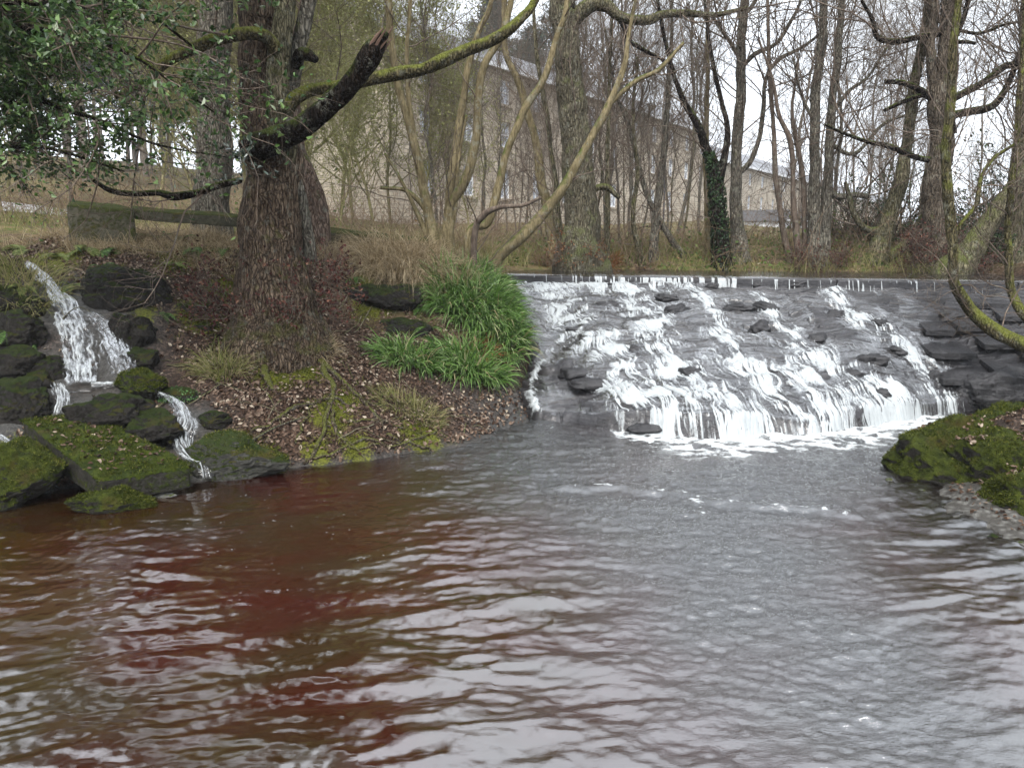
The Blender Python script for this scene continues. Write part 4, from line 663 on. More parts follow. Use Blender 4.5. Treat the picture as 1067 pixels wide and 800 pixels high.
tree('curved_tree', 'slim mossy tree sweeping out from the right bank then rising upright', [[(1125, 372, 24, 9.2), (1095, 368, 22, 9.3), (1067, 360, 20, 9.5), (1040, 346, 19, 9.8), (1015, 326, 17, 10), (1000, 305, 15, 10), (993, 285, 13, 10), (992, 240, 13, 10), (989, 205, 14, 10), (987, 170, 13, 10), (990, 120, 12, 10), (992, 60, 11, 10), (998, 0, 9, 10), (1006, -120, 6, 10)], [(992, 255, 6, 10), (1003, 232, 6, 10), (1016, 212, 6, 10.1), (1022, 185, 5, 10.2), (1034, 166, 5, 10.3), (1067, 145, 4, 10.4)]], 10, BK_MOSS, 1.1, (40, 200, 700), (.4, 1.5), seed=33, ws=0.72)
tree('curved_tree', 'second slim mossy tree bowing upward at the right edge', [[(1130, 362, 13, 9.6), (1090, 345, 12, 9.8), (1067, 328, 11, 10), (1055, 306, 10, 10.2), (1052, 280, 9, 10.2), (1051, 240, 8, 10.2), (1054, 200, 8, 10.2), (1060, 150, 7, 10.2), (1064, 90, 6, 10.2), (1068, 0, 5, 10.2)]], 10.2, BK_MOSS, 1.1, (30, 150, 500), (.4, 1.4), seed=35, ws=0.80)
tree('tree', 'stout mossy trunk leaning hard to the right beside the burr tree', [[(990, 290, 40), (1005, 272, 32), (1022, 245, 25), (1040, 217, 21), (1058, 192, 20), (1085, 160, 16), (1125, 100, 12), (1160, 0, 8)]], 13.4, BK_OLIVE, 1.2, (50, 200, 700), (.5, 1.8), seed=37, ws=0.85)
tree('tree', 'upright trunk against the evergreen bush at the right edge', [[(1052, 292, 20), (1055, 235, 17), (1062, 180, 15), (1067, 100, 13), (1070, 0, 11), (1074, -150, 7)]], 14.1, BK_OLIVE, 1.2, (50, 220, 800), (.6, 2.2), seed=39)
for k, (a, lb, sd) in enumerate((([(632, 276, 5), (633, 200, 5), (634, 120, 4), (636, 60, 3), (640, -60, 2)], 'thin straight pole just right of the big alder', 41), ([(680, 278, 9), (684, 230, 8), (690, 180, 7), (694, 130, 6), (697, 90, 5), (700, 20, 3), (702, -80, 2)], 'slim grey pole halfway between the alder and the ivy tree', 43), ([(580, 272, 15), (573, 235, 11), (565, 190, 10), (558, 150, 8), (545, 100, 7), (528, 55, 6), (525, 0, 5), (520, -120, 3)], 'bent grey sapling behind the leaning tan pole', 45), ([(588, 270, 8), (580, 220, 7), (576, 170, 6), (568, 110, 5), (560, 60, 4), (556, 0, 3)], 'slim stem touching the left side of the big alder', 47),
                                  ([(722, 282, 6), (700, 250, 6), (680, 215, 5), (668, 180, 5), (655, 130, 4), (640, 90, 3), (630, 30, 2)], 'thin pole leaning left from the foot of the ivy tree', 49), ([(738, 280, 6), (737, 210, 6), (735, 150, 5), (737, 80, 4), (738, 10, 3)], 'thin brown pole touching the ivy tree on its left', 51), ([(668, 276, 6), (660, 230, 5), (664, 180, 4), (660, 120, 3), (664, 60, 3)], 'thin wavering sapling right of the straight pole', 53))):
    tree('sapling', lb, [a], 15.6 + .2 * (k % 3), [BK_OLIVE, BK_GREY, BK_TAN][k % 3], 1.2, (26, 150, 500), (.4, 1.7), seed=sd)
# ------------------------------------------------------------------ background trees (copied prototypes)
def proto(name, seed, h, mat1, mat2, lean=.04, n=(36, 200, 1000), cat='tree', L=.32, leaf=None, nl=0, r0=None):
    rg = np.random.default_rng(seed); K = 24; z = np.linspace(-.2, h, K); r = (r0 or h * .0052) * (1 - np.linspace(0, 1, K) ** 1.3 * .9)
    q = np.stack([f2(z * .35, z * 0 + 1, 3, seed) * .35 + z * rg.normal() * lean, f2(z * .35, z * 0 + 5, 3, seed + 1) * .35, z], 1); q[:, :2] -= q[0, :2]
    t = thing(name, (0, 0, -50), 'x y z w', cat); o0 = np.array([0, 0, -50.]); V_, Fs = tubes(q + o0, r, 10, True, ridge=.05, seed=seed); ch = [mk('trunk', V_, Fs, mat1, t)]
    S0 = samples(q[None], r[None], 5); A, ra = sprout(S0, n[0], (h * L * .3, h * L), (.35, .95), 9, .12, .14, .55, .0055, .3, rg=rg); gc = G().addm(*tubes(A + o0, ra, 4, False)); S1 = samples(A, ra, 1)
    B, rb = sprout(S1, n[1], (h * L * .12, h * L * .45), (.35, .9), 6, .1, .16, .6, .0055, .4, rg=rg); gc.addm(*tubes(B + o0, np.maximum(rb, .0022), 3, False)); S2 = catS(S1, samples(B, rb, 1))
    Cc, rc = sprout(S2, n[2], (h * .02, h * L * .22), (.35, .9), 4, .08, .2, .6, .008, .6, rg=rg); gc.addm(*tubes(Cc + o0, np.maximum(rc, .0018), 3, False)); ch.append(gc.mk('crown', mat2, t))
    if leaf:
        S3 = catS(S2, samples(Cc, rc, 1)); i = rg.integers(0, len(S3[0]), nl); V_, F_ = leaves(S3[0][i] + rg.normal(size=(nl, 3)) * .04 + o0, rg.normal(size=(nl, 3)) + [0, 0, 1], rg.uniform(.03, .07, nl), .5, rg=rg); ch.append(G().add(V_, F_).mk('leaves', leaf, t, False))
    return t, ch
PR = [proto('bare_tree', 501, 9, BK_FAR, BK_TWIG), proto('bare_tree', 502, 11, BK_GREY, BK_TWIG, n=(44, 240, 1200)), proto('bare_tree', 503, 7, BK_OLIVE, BK_TWIG, L=.42), proto('bare_tree', 504, 8, BK_FAR, BK_TWIG, .1, L=.38), proto('bare_tree', 505, 12, BK_GREY, BK_FAR, n=(50, 280, 1300), L=.3)]
rg = np.random.default_rng(77); used = set()
def place(prs, i, x, y, sc, label, group, dz=-.05):
    t, ch = prs; rzv = rg.uniform(0, TAU); loc = (x, y, gz(x, y) + dz)
    if id(t) not in used: used.add(id(t)); t.location = loc; t.rotation_euler = (0, 0, rzv); t.scale = (sc,) * 3; t['label'] = label; t['group'] = group; return t
    return copy_tree(t, ch, loc, rzv, sc, label, group)
GRP = [('thin bare tree in the tangle between the hazel and the big alder', 'bare trees left of the alder', -2.5, 1.2, 17, 31, 14), ('thin bare tree in the wood between the alder and the ivy clad tree', 'bare trees right of the alder', 1.6, 5.2, 17.5, 36, 16), ('bare tree in front of the far stone building right of the ivy tree', 'bare trees before the far building', 5.2, 15, 18, 42, 17), ('bare tree in the wood behind the burr tree on the right', 'bare trees at the right', 11, 24, 18, 40, 16), ('bare tree on the slope behind the holly leaves at the left', 'bare trees behind the holly', -15, -4.5, 15, 28, 12)]
GRP.append(('slender bare tree standing close before the tallest stone block', 'slender trees before the tallest block', -2.2, 4.5, 22, 37, 16))
for lb, gp, x0, x1, y0, y1, n in GRP:
    for k in range(n):
        y = rg.uniform(y0, y1); f = (y - y0) / (y1 - y0) * .5 + 1; x = rg.uniform(x0, x1) * (f if x1 > 3 or x0 < -8 else 1 + (f - 1) * .8); place(PR[int(rg.integers(0, 4)) if y < 26 else int(rg.integers(0, 5))], k, x, y, (rg.uniform(.65, 1.1) if x0 not in (-2.5, -2.2) else rg.uniform(.5, .8)) * (1.0 if y < 26 else 1.15), lb, gp)
# yellow green willow scrub
YG = mat_leaf('willow_leaf', [(0, (.16, .18, .05)), (.6, (.30, .31, .11)), (1, (.42, .41, .2))], .6, .35); BK_YG = mat_bark('yellow_twig', (.16, .145, .06), (.34, .31, .16), .1, ridge=.1)
WS = proto('willow_shrub', 511, 4.6, BK_YG, BK_YG, .12, (60, 360, 2000), 'shrub', .5, YG, 4200, .03)
for k, (x, y, sc) in enumerate(((-4.6, 17.5, 1.1), (-3.2, 18.5, 1.25), (-5.8, 19, 1.4), (-2.2, 20, 1.2), (-4.2, 21, 1.6), (-7.2, 18, 1.1), (-6.5, 22, 1.7), (-9, 20, 1.4), (-1, 19, .8), (-3.6, 16.2, .7), (-11, 17, 1.1), (-13, 22, 1.5), (-16, 25, 1.8), (-10, 26, 1.7), (-8, 24, 1.8), (-14, 19, 1.2), (-20, 24, 1.8), (-5.5, 25, 2.1), (-7.5, 28, 2.3), (-9.5, 30, 2.4), (-4.2, 27, 1.8), (-6.8, 25.5, 2.0), (-11.5, 29, 2.4), (-8.4, 22.5, 1.9))): place(WS, k, x, y, sc, 'yellow green willow shrub thick with twigs left of the stone building', 'willow shrubs beside the building')
# conifers on the hill behind the building
def conifer(seed, h):
    rg = np.random.default_rng(seed); t = thing('pine_tree', (0, 0, -60), 'x y z w', 'tree'); o0 = np.array([0, 0, -60.]); z = np.linspace(-.3, h, 14); q = np.stack([f2(z * .1, z * 0, 2, seed) * .5, f2(z * .1, z * 0 + 3, 2, seed) * .5, z], 1); r = .22 * (1 - z.clip(0) / h * .9)
    V_, Fs = tubes(q + o0, r, 8); ch = [mk('trunk', V_, Fs, BK_FAR, t)]; n = 130; zz = h * rg.uniform(.35, 1, n) ; a = rg.uniform(0, TAU, n); ln = (h - zz) * .30 + .7; d = np.stack([np.cos(a), np.sin(a), rg.uniform(-.1, .5, n)], 1)
    P0 = np.stack([np.interp(zz, z, q[:, 0]), np.interp(zz, z, q[:, 1]), zz], 1); k = np.linspace(0, 1, 6)[None, :, None]; A = P0[:, None] + d[:, None] * ln[:, None, None] * k + rg.normal(size=(n, 6, 3)) * .12; gc = G().addm(*tubes(A + o0, np.full((n, 6), .04), 3, False)).mk('branches', BK_FAR, t); ch.append(gc)
    m_ = 9000; i = rg.integers(0, n, m_); tt = rg.uniform(.25, 1.05, m_)[:, None]; pp = P0[i] + d[i] * ln[i][:, None] * tt + rg.normal(size=(m_, 3)) * .22; V_, F_ = leaves(pp + o0, rg.normal(size=(m_, 3)) + [0, 0, .6], rg.uniform(.15, .38, m_), .25, rg=rg); ch.append(G().add(V_, F_).mk('crown', PINE, t, False)); return t, ch
PINE = mat_leaf('pine_needles', [(0, (.02, .032, .02)), (.7, (.045, .065, .035)), (1, (.08, .10, .055))], .6, .15)
PC = [conifer(601, 17), conifer(602, 21)]
for k in range(46):
    x, y = (rg.uniform(-55, 8), rg.uniform(72, 105)) if k < 30 else (rg.uniform(-45, -14), rg.uniform(38, 70)); place(PC[k % 2], k, x, y, rg.uniform(.8, 1.25), 'tall dark pine on the rising ground behind the left end of the building' if k < 30 else 'dark pine on the slope left of the stone building', 'pines behind the building' if k < 30 else 'pines left of the building')
for k in range(44):
    if k < 24: x, y = rg.uniform(20, 130), rg.uniform(135, 190)
    else: x, y = rg.uniform(-34, -10), rg.uniform(60, 72)
    place(PR[4], k, x, y, rg.uniform(1.3, 2.0), 'far bare tree rising behind the roofs of the stone building', 'far trees behind the roofs')
# evergreen bushes at right
EV = mat_leaf('evergreen_leaf', [(0, (.012, .026, .010)), (.6, (.035, .07, .022)), (.9, (.07, .12, .045)), (1, (.14, .19, .09))], .35, .15)
def bush(label, c, r, n, mat, ls, name='evergreen_bush', seed=1, stem=BK_TWIG, cat='bush'):
    rg = np.random.default_rng(seed); c = np.array(c); t = thing(name, c, label, cat); d = nrm(rg.normal(size=(40, 3)) + [0, 0, .7]); A, ra = sprout((np.tile(c, (40, 1)) + rg.normal(size=(40, 3)) * .05, d, np.full(40, .02)), 70, (r[2] * .8, r[2] * 1.7), (0, .5), 8, .05, .12, .8, .012, .3, rg=rg); A = c + (A - c) * [r[0] / r[2], r[1] / r[2], 1]
    S1 = samples(A, ra, 2); B, rb = sprout(S1, 500, (r[2] * .15, r[2] * .45), (.3, 1), 5, .05, .2, .6, .01, .5, rg=rg); G().addm(*tubes(A, ra, 5, False)).addm(*tubes(B, rb, 3, False)).mk('stems', stem, t); S2 = catS(samples(A, ra, 4), samples(B, rb, 1), samples(B, rb, 2)); i = rg.integers(0, len(S2[0]), n)
    V_, F_ = leaves(S2[0][i] + rg.normal(size=(n, 3)) * ls * .7, rg.normal(size=(n, 3)) + [0, -.3, .8], rg.uniform(.6, 1.2, n) * ls, .45, rg=rg); G().add(V_, F_).mk('foliage', mat, t, False); return t
for k, (a, b, Y, r_, lb) in enumerate(((1075, 270, 15.5, (1.6, 1.2, 1.5), 'dark evergreen bush at the right edge behind the bowed trees'), (1040, 282, 14.5, (.9, .7, .9), 'low evergreen bush at the foot of the trunk at the right edge'), (925, 268, 17, (1.4, 1, 1.3), 'evergreen bush behind the olive leaning trunk'), (1020, 275, 16, (1.3, 1, 1.2), 'evergreen bush behind the stout leaning mossy trunk'), (880, 275, 17.2, (1.0, .8, 1.0), 'low evergreen bush between the paired trunks and the leaning one'))):
    p = P(a, b, Y); p[2] = gz(p[0], p[1]); bush(lb, p, r_, 2600, EV, .07, seed=700 + k)
# ------------------------------------------------------------------ holly
HL = mat_leaf('holly_leaf', [(0, (.015, .035, .010)), (.4, (.045, .10, .022)), (.75, (.10, .18, .04)), (.93, (.17, .26, .08)), (1, (.32, .36, .25))], .4, .25, .4)
rg = np.random.default_rng(88); hb = np.array([-6.9, 7.6, gz(-6.9, 7.6)]); hol = thing('holly_tree', hb, 'glossy dark green holly spreading over the upper left of the stream', 'tree')
LM = [np.array([[*hb - [0, 0, .2], .13], [-6.8, 7.6, 3.5, .11], [-6.6, 7.5, 5.5, .09], [-6.3, 7.4, 8, .04]])]
for pts in ([(-160, 60, .06), (-60, 40, .05), (30, 30, .035), (110, 45, .025), (180, 85, .012), (225, 120, .006)], [(-160, 150, .05), (-60, 110, .045), (20, 100, .03), (90, 120, .02), (160, 150, .012), (235, 165, .006)], [(-160, -60, .06), (-40, -60, .04), (60, -30, .03), (150, 10, .02), (215, 60, .008)], [(-150, 210, .05), (-60, 165, .03), (10, 150, .02), (70, 160, .015), (130, 180, .008)], [(-150, -160, .05), (-20, -180, .04), (100, -150, .03), (200, -100, .012)], [(-160, -320, .05), (-40, -330, .04), (80, -280, .03), (180, -220, .012)], [(-160, 0, .04), (-60, 10, .03), (20, 0, .02), (90, 10, .012)], [(-160, -450, .05), (-20, -480, .04), (120, -430, .02)], [(-200, -620, .05), (-60, -680, .04), (100, -640, .02)], [(-220, -850, .04), (-60, -900, .03), (80, -880, .015)], [(-200, -250, .04), (0, -260, .03), (160, -330, .02)]):  # last limbs, high out of view, added to darken the pool's reflection
    y0 = rg.uniform(6.2, 8.4); LM.append(np.array([[*P(a, b, y0 + .5 * math.sin(i + y0)), w_] for i, (a, b, w_) in enumerate(pts)]))
gt = G(); ss = []
for q in LM: r = crom(q, 50); r[:, :3] += .03 * np.stack([f2(np.arange(50) * .15, np.zeros(50) + k_, 2, 5) for k_ in range(3)], 1); gt.addm(*tubes(r[:, :3], r[:, 3], 8)); ss.append(samples(r[None, :, :3], r[None, :, 3], 5))
gt.mk('trunk', BK_DARK, hol); S0 = catS(*ss[1:]); A, ra = sprout(S0, 460, (.4, 1.4), (.3, 1.0), 8, -.03, .16, .5, .008, .35, rg=rg); S1 = samples(A, ra, 2); B, rb = sprout(S1, 2200, (.15, .6), (.3, 1.0), 6, -.02, .18, .6, .008, .5, rg=rg)
G().addm(*tubes(A, ra, 5, False)).addm(*tubes(B, np.maximum(rb, .0015), 3, False)).mk('twigs', BK_TWIG, hol); S2 = catS(samples(B, rb, 1), samples(A, ra, 4)); pz = S2[0]
# leafier towards its upper left
uu = (pz[:, 0] / pz[:, 1]); vv_ = (pz[:, 2] - 2.2) / pz[:, 1]; wt = np.clip(.12 + sst(-.30, -.62, uu) * .9 + sst(.15, .5, vv_) * .9, 0, 1.3) * (1 - .97 * sst(.16, .05, vv_)); cl = f3(pz * 1.1, 3, 5) > -.12; wt = wt * np.where(cl, 1, .12); n = 62000; i = rg.choice(len(pz), n, p=wt / wt.sum())
V_, F_ = leaves(pz[i] + rg.normal(size=(n, 3)) * .028, rg.normal(size=(n, 3)) + [0, -.2, .7], rg.uniform(.034, .070, n), .46, .3, rg=rg); G().add(V_, F_).mk('crown', HL, hol, False)
# leafy sprig in front of the big tree
RH = mat_leaf('pale_shiny_leaf', [(0, (.03, .05, .03)), (.5, (.10, .14, .10)), (1, (.30, .34, .30))], .25, .1, .6)
sp_ = thing('holly_sprig', P(262, 175, 8.3), 'pale shiny leaved sprig hanging in front of the big tree trunk', 'sprig'); st_ = np.tile(P(250, 170, 8.35), (14, 1)) + rg.normal(size=(14, 3)) * .05
A, ra = sprout((st_, nrm(rg.normal(size=(14, 3)) + [.4, 0, 0]), np.full(14, .006)), 14, (.15, .4), (0, .5), 6, -.04, .15, .8, .01, .5, rg=rg); G().addm(*tubes(A, ra, 4, False)).mk('stems', BK_TWIG, sp_); S2 = samples(A, ra, 1); i = rg.integers(0, len(S2[0]), 90)
V_, F_ = leaves(S2[0][i] + rg.normal(size=(90, 3)) * .02, rg.normal(size=(90, 3)) + [0, -.6, .6], rg.uniform(.05, .09, 90), .4, rg=rg); G().add(V_, F_).mk('leaves', RH, sp_, False)
# ------------------------------------------------------------------ building
m = M('coursed_stone_wall'); v = m.co(); sx = m.n('SeparateXYZ', {0: v}); cx = m.n('CombineXYZ', {0: m.math('ADD', m.math('MULTIPLY', sx.outputs[0], 1.2), m.math('MULTIPLY', sx.outputs[1], 1.2)), 1: sx.outputs[2], 2: 0.0})
br = m.n('TexBrick', {'Vector': cx, 'Color1': (.46, .40, .31), 'Color2': (.32, .275, .215), 'Mortar': (.21, .185, .15), 'Scale': 1.0, 'Mortar Size': .02, 'Brick Width': .55, 'Row Height': .2}); colb = m.mix(m.ramp(m.noise(v, .8, 5, .6), [(.35, 0.0), (.7, .5)]), br.outputs[0], (.15, .125, .10)); colb = m.mix(m.ramp(m.noise(v, 5, 3, .6), [(.4, 0.0), (.7, .4)]), colb, (.36, .29, .20))
STONEB = m.fin(m.pbsdf(colb, .9, m.bump(br.outputs[1], .4, .02)))
SLATE = mat_plain('grey_slate_roof', (.15, .15, .16), .5, .3, .4, .2, 3); WHITE = mat_plain('white_painted_wood', (.72, .73, .74), .5, 0, .4, .05); PANE = mat_plain('window_glass', (.32, .35, .40), .08, 0, .8, .15, 1); GUT = mat_plain('pale_gutter', (.62, .63, .65), .6, 0, .3, .1); PIPE = mat_plain('dark_pipe', (.03, .03, .035), .5)  # pane base colour has the pale sky reflection painted in
Dv = np.array([.557, .83, 0]); Nv = np.array([-.83, .557, 0]); B0 = np.array([-.158 * 40 / 1.068 * 1.04, 40, 0.])
def building(label, l0, l1, eave, rows, pitch, w0, name='stone_building', chim=()):
    base = B0 + Dv * l0 + [0, 0, 2.0]; t = thing(name, base, label, 'building'); t.rotation_euler = (0, 0, math.atan2(Dv[1], Dv[0])); L = l1 - l0; Hh = eave - 2.0; dp_ = 10.0
    cols = np.arange(w0, L - 1.5, pitch); wins = [(c, r0 - 2.0, 1.1, r1 - r0) for c in cols for r0, r1 in rows]
    us = sorted({0, L, *[w[0] for w in wins], *[w[0] + w[2] for w in wins]}); zs = sorted({-1.0, Hh, *[w[1] for w in wins], *[w[1] + w[3] for w in wins]}); gw = G(); o0 = base
    def loc(V): return np.array(V, float)
    hole = lambda a, b: any(w[0] - 1e-6 <= a < w[0] + w[2] - 1e-6 and w[1] - 1e-6 <= b < w[1] + w[3] - 1e-6 for w in wins)
    for a, b in zip(us[:-1], us[1:]):
        for c, d in zip(zs[:-1], zs[1:]):
            if not hole(a, c): gw.add([[a, 0, c], [b, 0, c], [b, 0, d], [a, 0, d]], [[0, 1, 2, 3]])
    for (a, c, w_, h_) in wins:
        gw.add([[a, 0, c], [a, .22, c], [a, .22, c + h_], [a, 0, c + h_]], [[0, 1, 2, 3]]).add([[a + w_, 0, c], [a + w_, .22, c], [a + w_, .22, c + h_], [a + w_, 0, c + h_]], [[3, 2, 1, 0]]).add([[a, 0, c], [a + w_, 0, c], [a + w_, .22, c], [a, .22, c]], [[0, 1, 2, 3]]).add([[a, 0, c + h_], [a + w_, 0, c + h_], [a + w_, .22, c + h_], [a, .22, c + h_]], [[3, 2, 1, 0]])
    rh = 2.6; gw.add([[0, 0, -1], [0, dp_, -1], [0, dp_, Hh], [0, 0, Hh]], [[3, 2, 1, 0]]).add([[L, 0, -1], [L, dp_, -1], [L, dp_, Hh], [L, 0, Hh]], [[0, 1, 2, 3]]).add([[0, dp_, -1], [L, dp_, -1], [L, dp_, Hh], [0, dp_, Hh]], [[3, 2, 1, 0]]).add([[0, 0, Hh], [0, dp_, Hh], [0, dp_ / 2, Hh + rh]], [[0, 1, 2]]).add([[L, 0, Hh], [L, dp_, Hh], [L, dp_ / 2, Hh + rh]], [[0, 2, 1]])
    def lm(g_, nm, mt, par=t): V_, F_ = g_.out(); o = mk(nm, V_, F_, mt, None, False); o.parent = par; return o
    lm(gw, 'wall', STONEB)
    rf = G(); e = .35
    for s_ in (0, 1):
        y0 = -e if s_ == 0 else dp_ + e; z0 = Hh - e * rh / dp_ * 2; rf.add([[-.2, y0, z0], [L + .2, y0, z0], [L + .2, dp_ / 2, Hh + rh], [-.2, dp_ / 2, Hh + rh], [-.2, y0, z0 + .15], [L + .2, y0, z0 + .15], [L + .2, dp_ / 2, Hh + rh + .15], [-.2, dp_ / 2, Hh + rh + .15]], [[0, 1, 2, 3], [4, 5, 6, 7], [0, 1, 5, 4], [0, 3, 7, 4], [1, 2, 6, 5]])
    ro_ = lm(rf, 'roof', SLATE)
    for c in chim: lm(G().box((c, dp_ / 2, Hh + rh + .5), (1.2, .9, 1.8)), 'chimney', STONEB, ro_)
    lm(G().box((L / 2, -e - .06, Hh - .16), (L + .5, .14, .24)), 'gutter', GUT)
    for c in cols[1::4]: lm(G().box((c - .9, -.06, Hh / 2 - .6), (.11, .11, Hh + .6)), 'downpipe', PIPE)
    sill = [G().box((c + w_ / 2, -.03, z_ - .08), (w_ + .3, .2, .15)) for (c, z_, w_, h_) in wins]
    for k_, (a, c, w_, h_) in enumerate(wins):
        gf = G(); y = .16
        for bx in (((a + .04, y, c + h_ / 2), (.08, .06, h_)), ((a + w_ - .04, y, c + h_ / 2), (.08, .06, h_)), ((a + w_ / 2, y, c + .04), (w_ - .16, .06, .08)), ((a + w_ / 2, y, c + h_ - .04), (w_ - .16, .06, .08)), ((a + w_ / 2, y, c + h_ / 2), (w_ - .16, .07, .07)), ((a + w_ / 2, y + .005, c + h_ / 2), (.04, .05, h_ - .16))): gf.box(*bx)
        fr_ = lm(gf, 'window', WHITE); lm(G().add([[a, y + .02, c], [a + w_, y + .02, c], [a + w_, y + .02, c + h_], [a, y + .02, c + h_]], [[0, 1, 2, 3]]), 'pane', PANE, fr_); lm(sill[k_], 'sill', STONEB, fr_)
    return t
building('tallest stone block with three rows of white windows behind the hazel', 0, 45, 12.3, [(10.2, 11.6), (7.7, 9.2), (4.7, 6.4)], 3.7, 2.4)
bl2 = building('middle stone block with a lower roof behind the slim straight trunk', 45.6, 100, 10.2, [(8.2, 9.5), (5.6, 7.1), (3.0, 4.4)], 4.8, 3.5)
building('farthest low stone block seen left of the olive leaning trunk', 100.6, 175, 9.6, [(7.4, 8.8), (4.2, 5.8)], 5.6, 3.0)
lt = thing('lean_to_shed', B0 + Dv * 50 - Nv * 4.5 + [0, 0, 2.2], 'low grey roofed shed with white edging at the foot of the middle block', 'shed'); lt.rotation_euler = (0, 0, math.atan2(Dv[1], Dv[0]))
for nm, bx, mt in (('wall', ((7, 0, .9), (14, 4, 1.8)), WHITE), ('roof', ((7, 0, 2.4), (14.6, 4.6, 1.1)), SLATE), ('fascia', ((7, -2.36, 1.95), (14.6, .08, .22)), GUT)):
    V_, F_ = G().box(*bx).out(); o = mk(nm, V_, F_, mt, None, False); o.parent = lt
# pale lane on the slope at the left
nx = 60; ax = np.linspace(-34, -3, nx); ROADV = []
for x in ax:
    for s_ in np.linspace(-1, 1, 8): yv = 21 + .10 * (x + 3) + s_ * 1.6; ROADV.append([x, yv, gz(x, yv) + .06])
tag(mk('road', ROADV, [grid_faces(8, nx)], mat_plain('pale_lane', (.50, .49, .50), .8, .2, .3, .1), None), 'pale lane crossing the slope beyond the holly', None, None, 'structure')
# ------------------------------------------------------------------ ground cover
def scat(n, x0, x1, y0, y1, rg=R_, cond=None):
    x = rg.uniform(x0, x1, n); y = rg.uniform(y0, y1, n); h = H(x, y); k = (h > .02) & ~inweir(x, y) & ~((y > yc(x)) & (y < yc(x) + 2.2) & (x > -.2) & (x < 9.3) & (h < CZ + .06))
    if cond is not None: k &= cond(x, y, h)
    k &= ~((x > -5.9) & (x < -3.9 + .9 * np.clip(8.6 - y, 0, 1.6)) & (y < 9) & (y > 6.8) & (np.abs(f2(x * 2, y * 2, 2, 4)) > .06))
    x, y, h = x[k], y[k], h[k]; e = .03; gxn = (H(x + e, y) - h) / e; gyn = (H(x, y + e) - h) / e; return np.stack([x, y, h], 1), nrm(np.stack([-gxn, -gyn, np.ones_like(gxn)], 1))
rg = np.random.default_rng(99)
mp = [hit(a, b)[:2].tolist() + [r_] for a, b, r_ in MOSSPT]
def mossd(x, y): o = 0 * x; 
def mossd(x, y):
    o = np.zeros_like(x)
    for a, b, r_ in mp: o = np.maximum(o, np.exp(-((x - a) ** 2 + (y - b) ** 2) / r_ ** 2))
    return o
p, nn = scat(60000, -6.2, 1.2, 6.0, 12.6, rg, lambda x, y, h: (f2(x * 1.3, y * 1.3, 3, 121) + .25 > rg.uniform(-.5, .8, len(x))) & (mossd(x, y) < rg.uniform(.3, 1.2, len(x))))
p2, n2_ = scat(14000, 3.7, 9, 4.5, 9.4, rg, lambda x, y, h: h > .12); p3, n3_ = scat(9000, -7, 12, 12.6, 19, rg)
pp = np.concatenate([p, p2, p3]); qn = np.concatenate([nn, n2_, n3_]); n = len(pp); V_, F_ = leaves(pp + qn * .015, qn + rg.normal(size=(n, 3)) * .42, (.018 + .055 * rg.beta(1.6, 2.2, n)), .6, .3, rg=rg)
tag(G().add(V_, F_).mk('leaf_litter', LF_DEAD, None, False), 'damp brown dead leaves covering the banks', None, None, 'stuff')
# litter on the slab
A_, B_, C_, D_ = [np.array(c) for c in (P(22, 436, 6.95), P(104, 500, 6.1), P(204, 484, 6.5), P(92, 428, 7.35))]; n = 150; u = rg.beta(2, 2, n)[:, None]; w_ = rg.beta(2, 2, n)[:, None]; q = A_ * (1 - u) * (1 - w_) + B_ * u * (1 - w_) + C_ * u * w_ + D_ * (1 - u) * w_
V_, F_ = leaves(q + [0, 0, .018], np.array([0, 0, 1]) + rg.normal(size=(n, 3)) * .35, rg.uniform(.03, .06, n), .6, rg=rg); tag(G().add(V_, F_).mk('fallen_leaves', LF_DEAD, None, False), 'dead leaves lying on the tilted mossy slab', None, None, 'stuff')
p, nn = scat(1500, 3.1, 5.0, 4.6, 7.4, rg, lambda x, y, h: h < .12); n = len(p); V_, F_ = leaves(p + [0, 0, .012], nn + rg.normal(size=(n, 3)) * .3, .02 + .05 * rg.beta(1.5, 3, n), .6, .3, rg=rg); tag(G().add(V_, F_).mk('shelf_leaves', LF_DEAD, None, False), 'scattered wet leaves on the grey shelf at the right', None, None, 'stuff')
for k_ in range(46):
    x_, y_ = rg.uniform(3.05, 4.5), rg.uniform(4.6, 7.4); h_ = gz(x_, y_)
    if -.08 < h_ < .14: rock('pebble', 'small stone scattered on the wet shelf between the boulders and the pool', (x_, y_, h_ + .01), (rg.uniform(.02, .07), rg.uniform(.02, .05), rg.uniform(.012, .03)), 1200 + k_, [GREYR, DARKR][k_ % 2], rg.uniform(0, 3), group='small stones on the wet shelf', n=3)
bl_ = [o for o in bpy.data.objects if o.name.startswith('mossy_boulder')]; LVg = G()
for o in bl_:
    me = o.data; k_ = len(me.polygons); c = np.empty(k_ * 3); me.polygons.foreach_get('center', c); q = np.empty(k_ * 3); me.polygons.foreach_get('normal', q); c = c.reshape(-1, 3); q = q.reshape(-1, 3); w_ = sst(.35, .8, q[:, 2]) * sst(-.05, .25, f3(c * 2.2 + 4, 3, 8) + c[:, 0] * .5); i = rg.choice(k_, 420, p=w_ / w_.sum())
    LVg.add(*(lambda z: (z[0], z[1]))(leaves(c[i] + np.array(o.location) + q[i] * .016, q[i] + rg.normal(size=(420, 3)) * .3, .018 + .045 * rg.beta(1.6, 2.2, 420), .6, .3, rg=rg)))
tag(LVg.mk('boulder_leaves', LF_DEAD, None, False), 'dead leaves caught on the mossy boulders of the right bank', None, None, 'stuff')
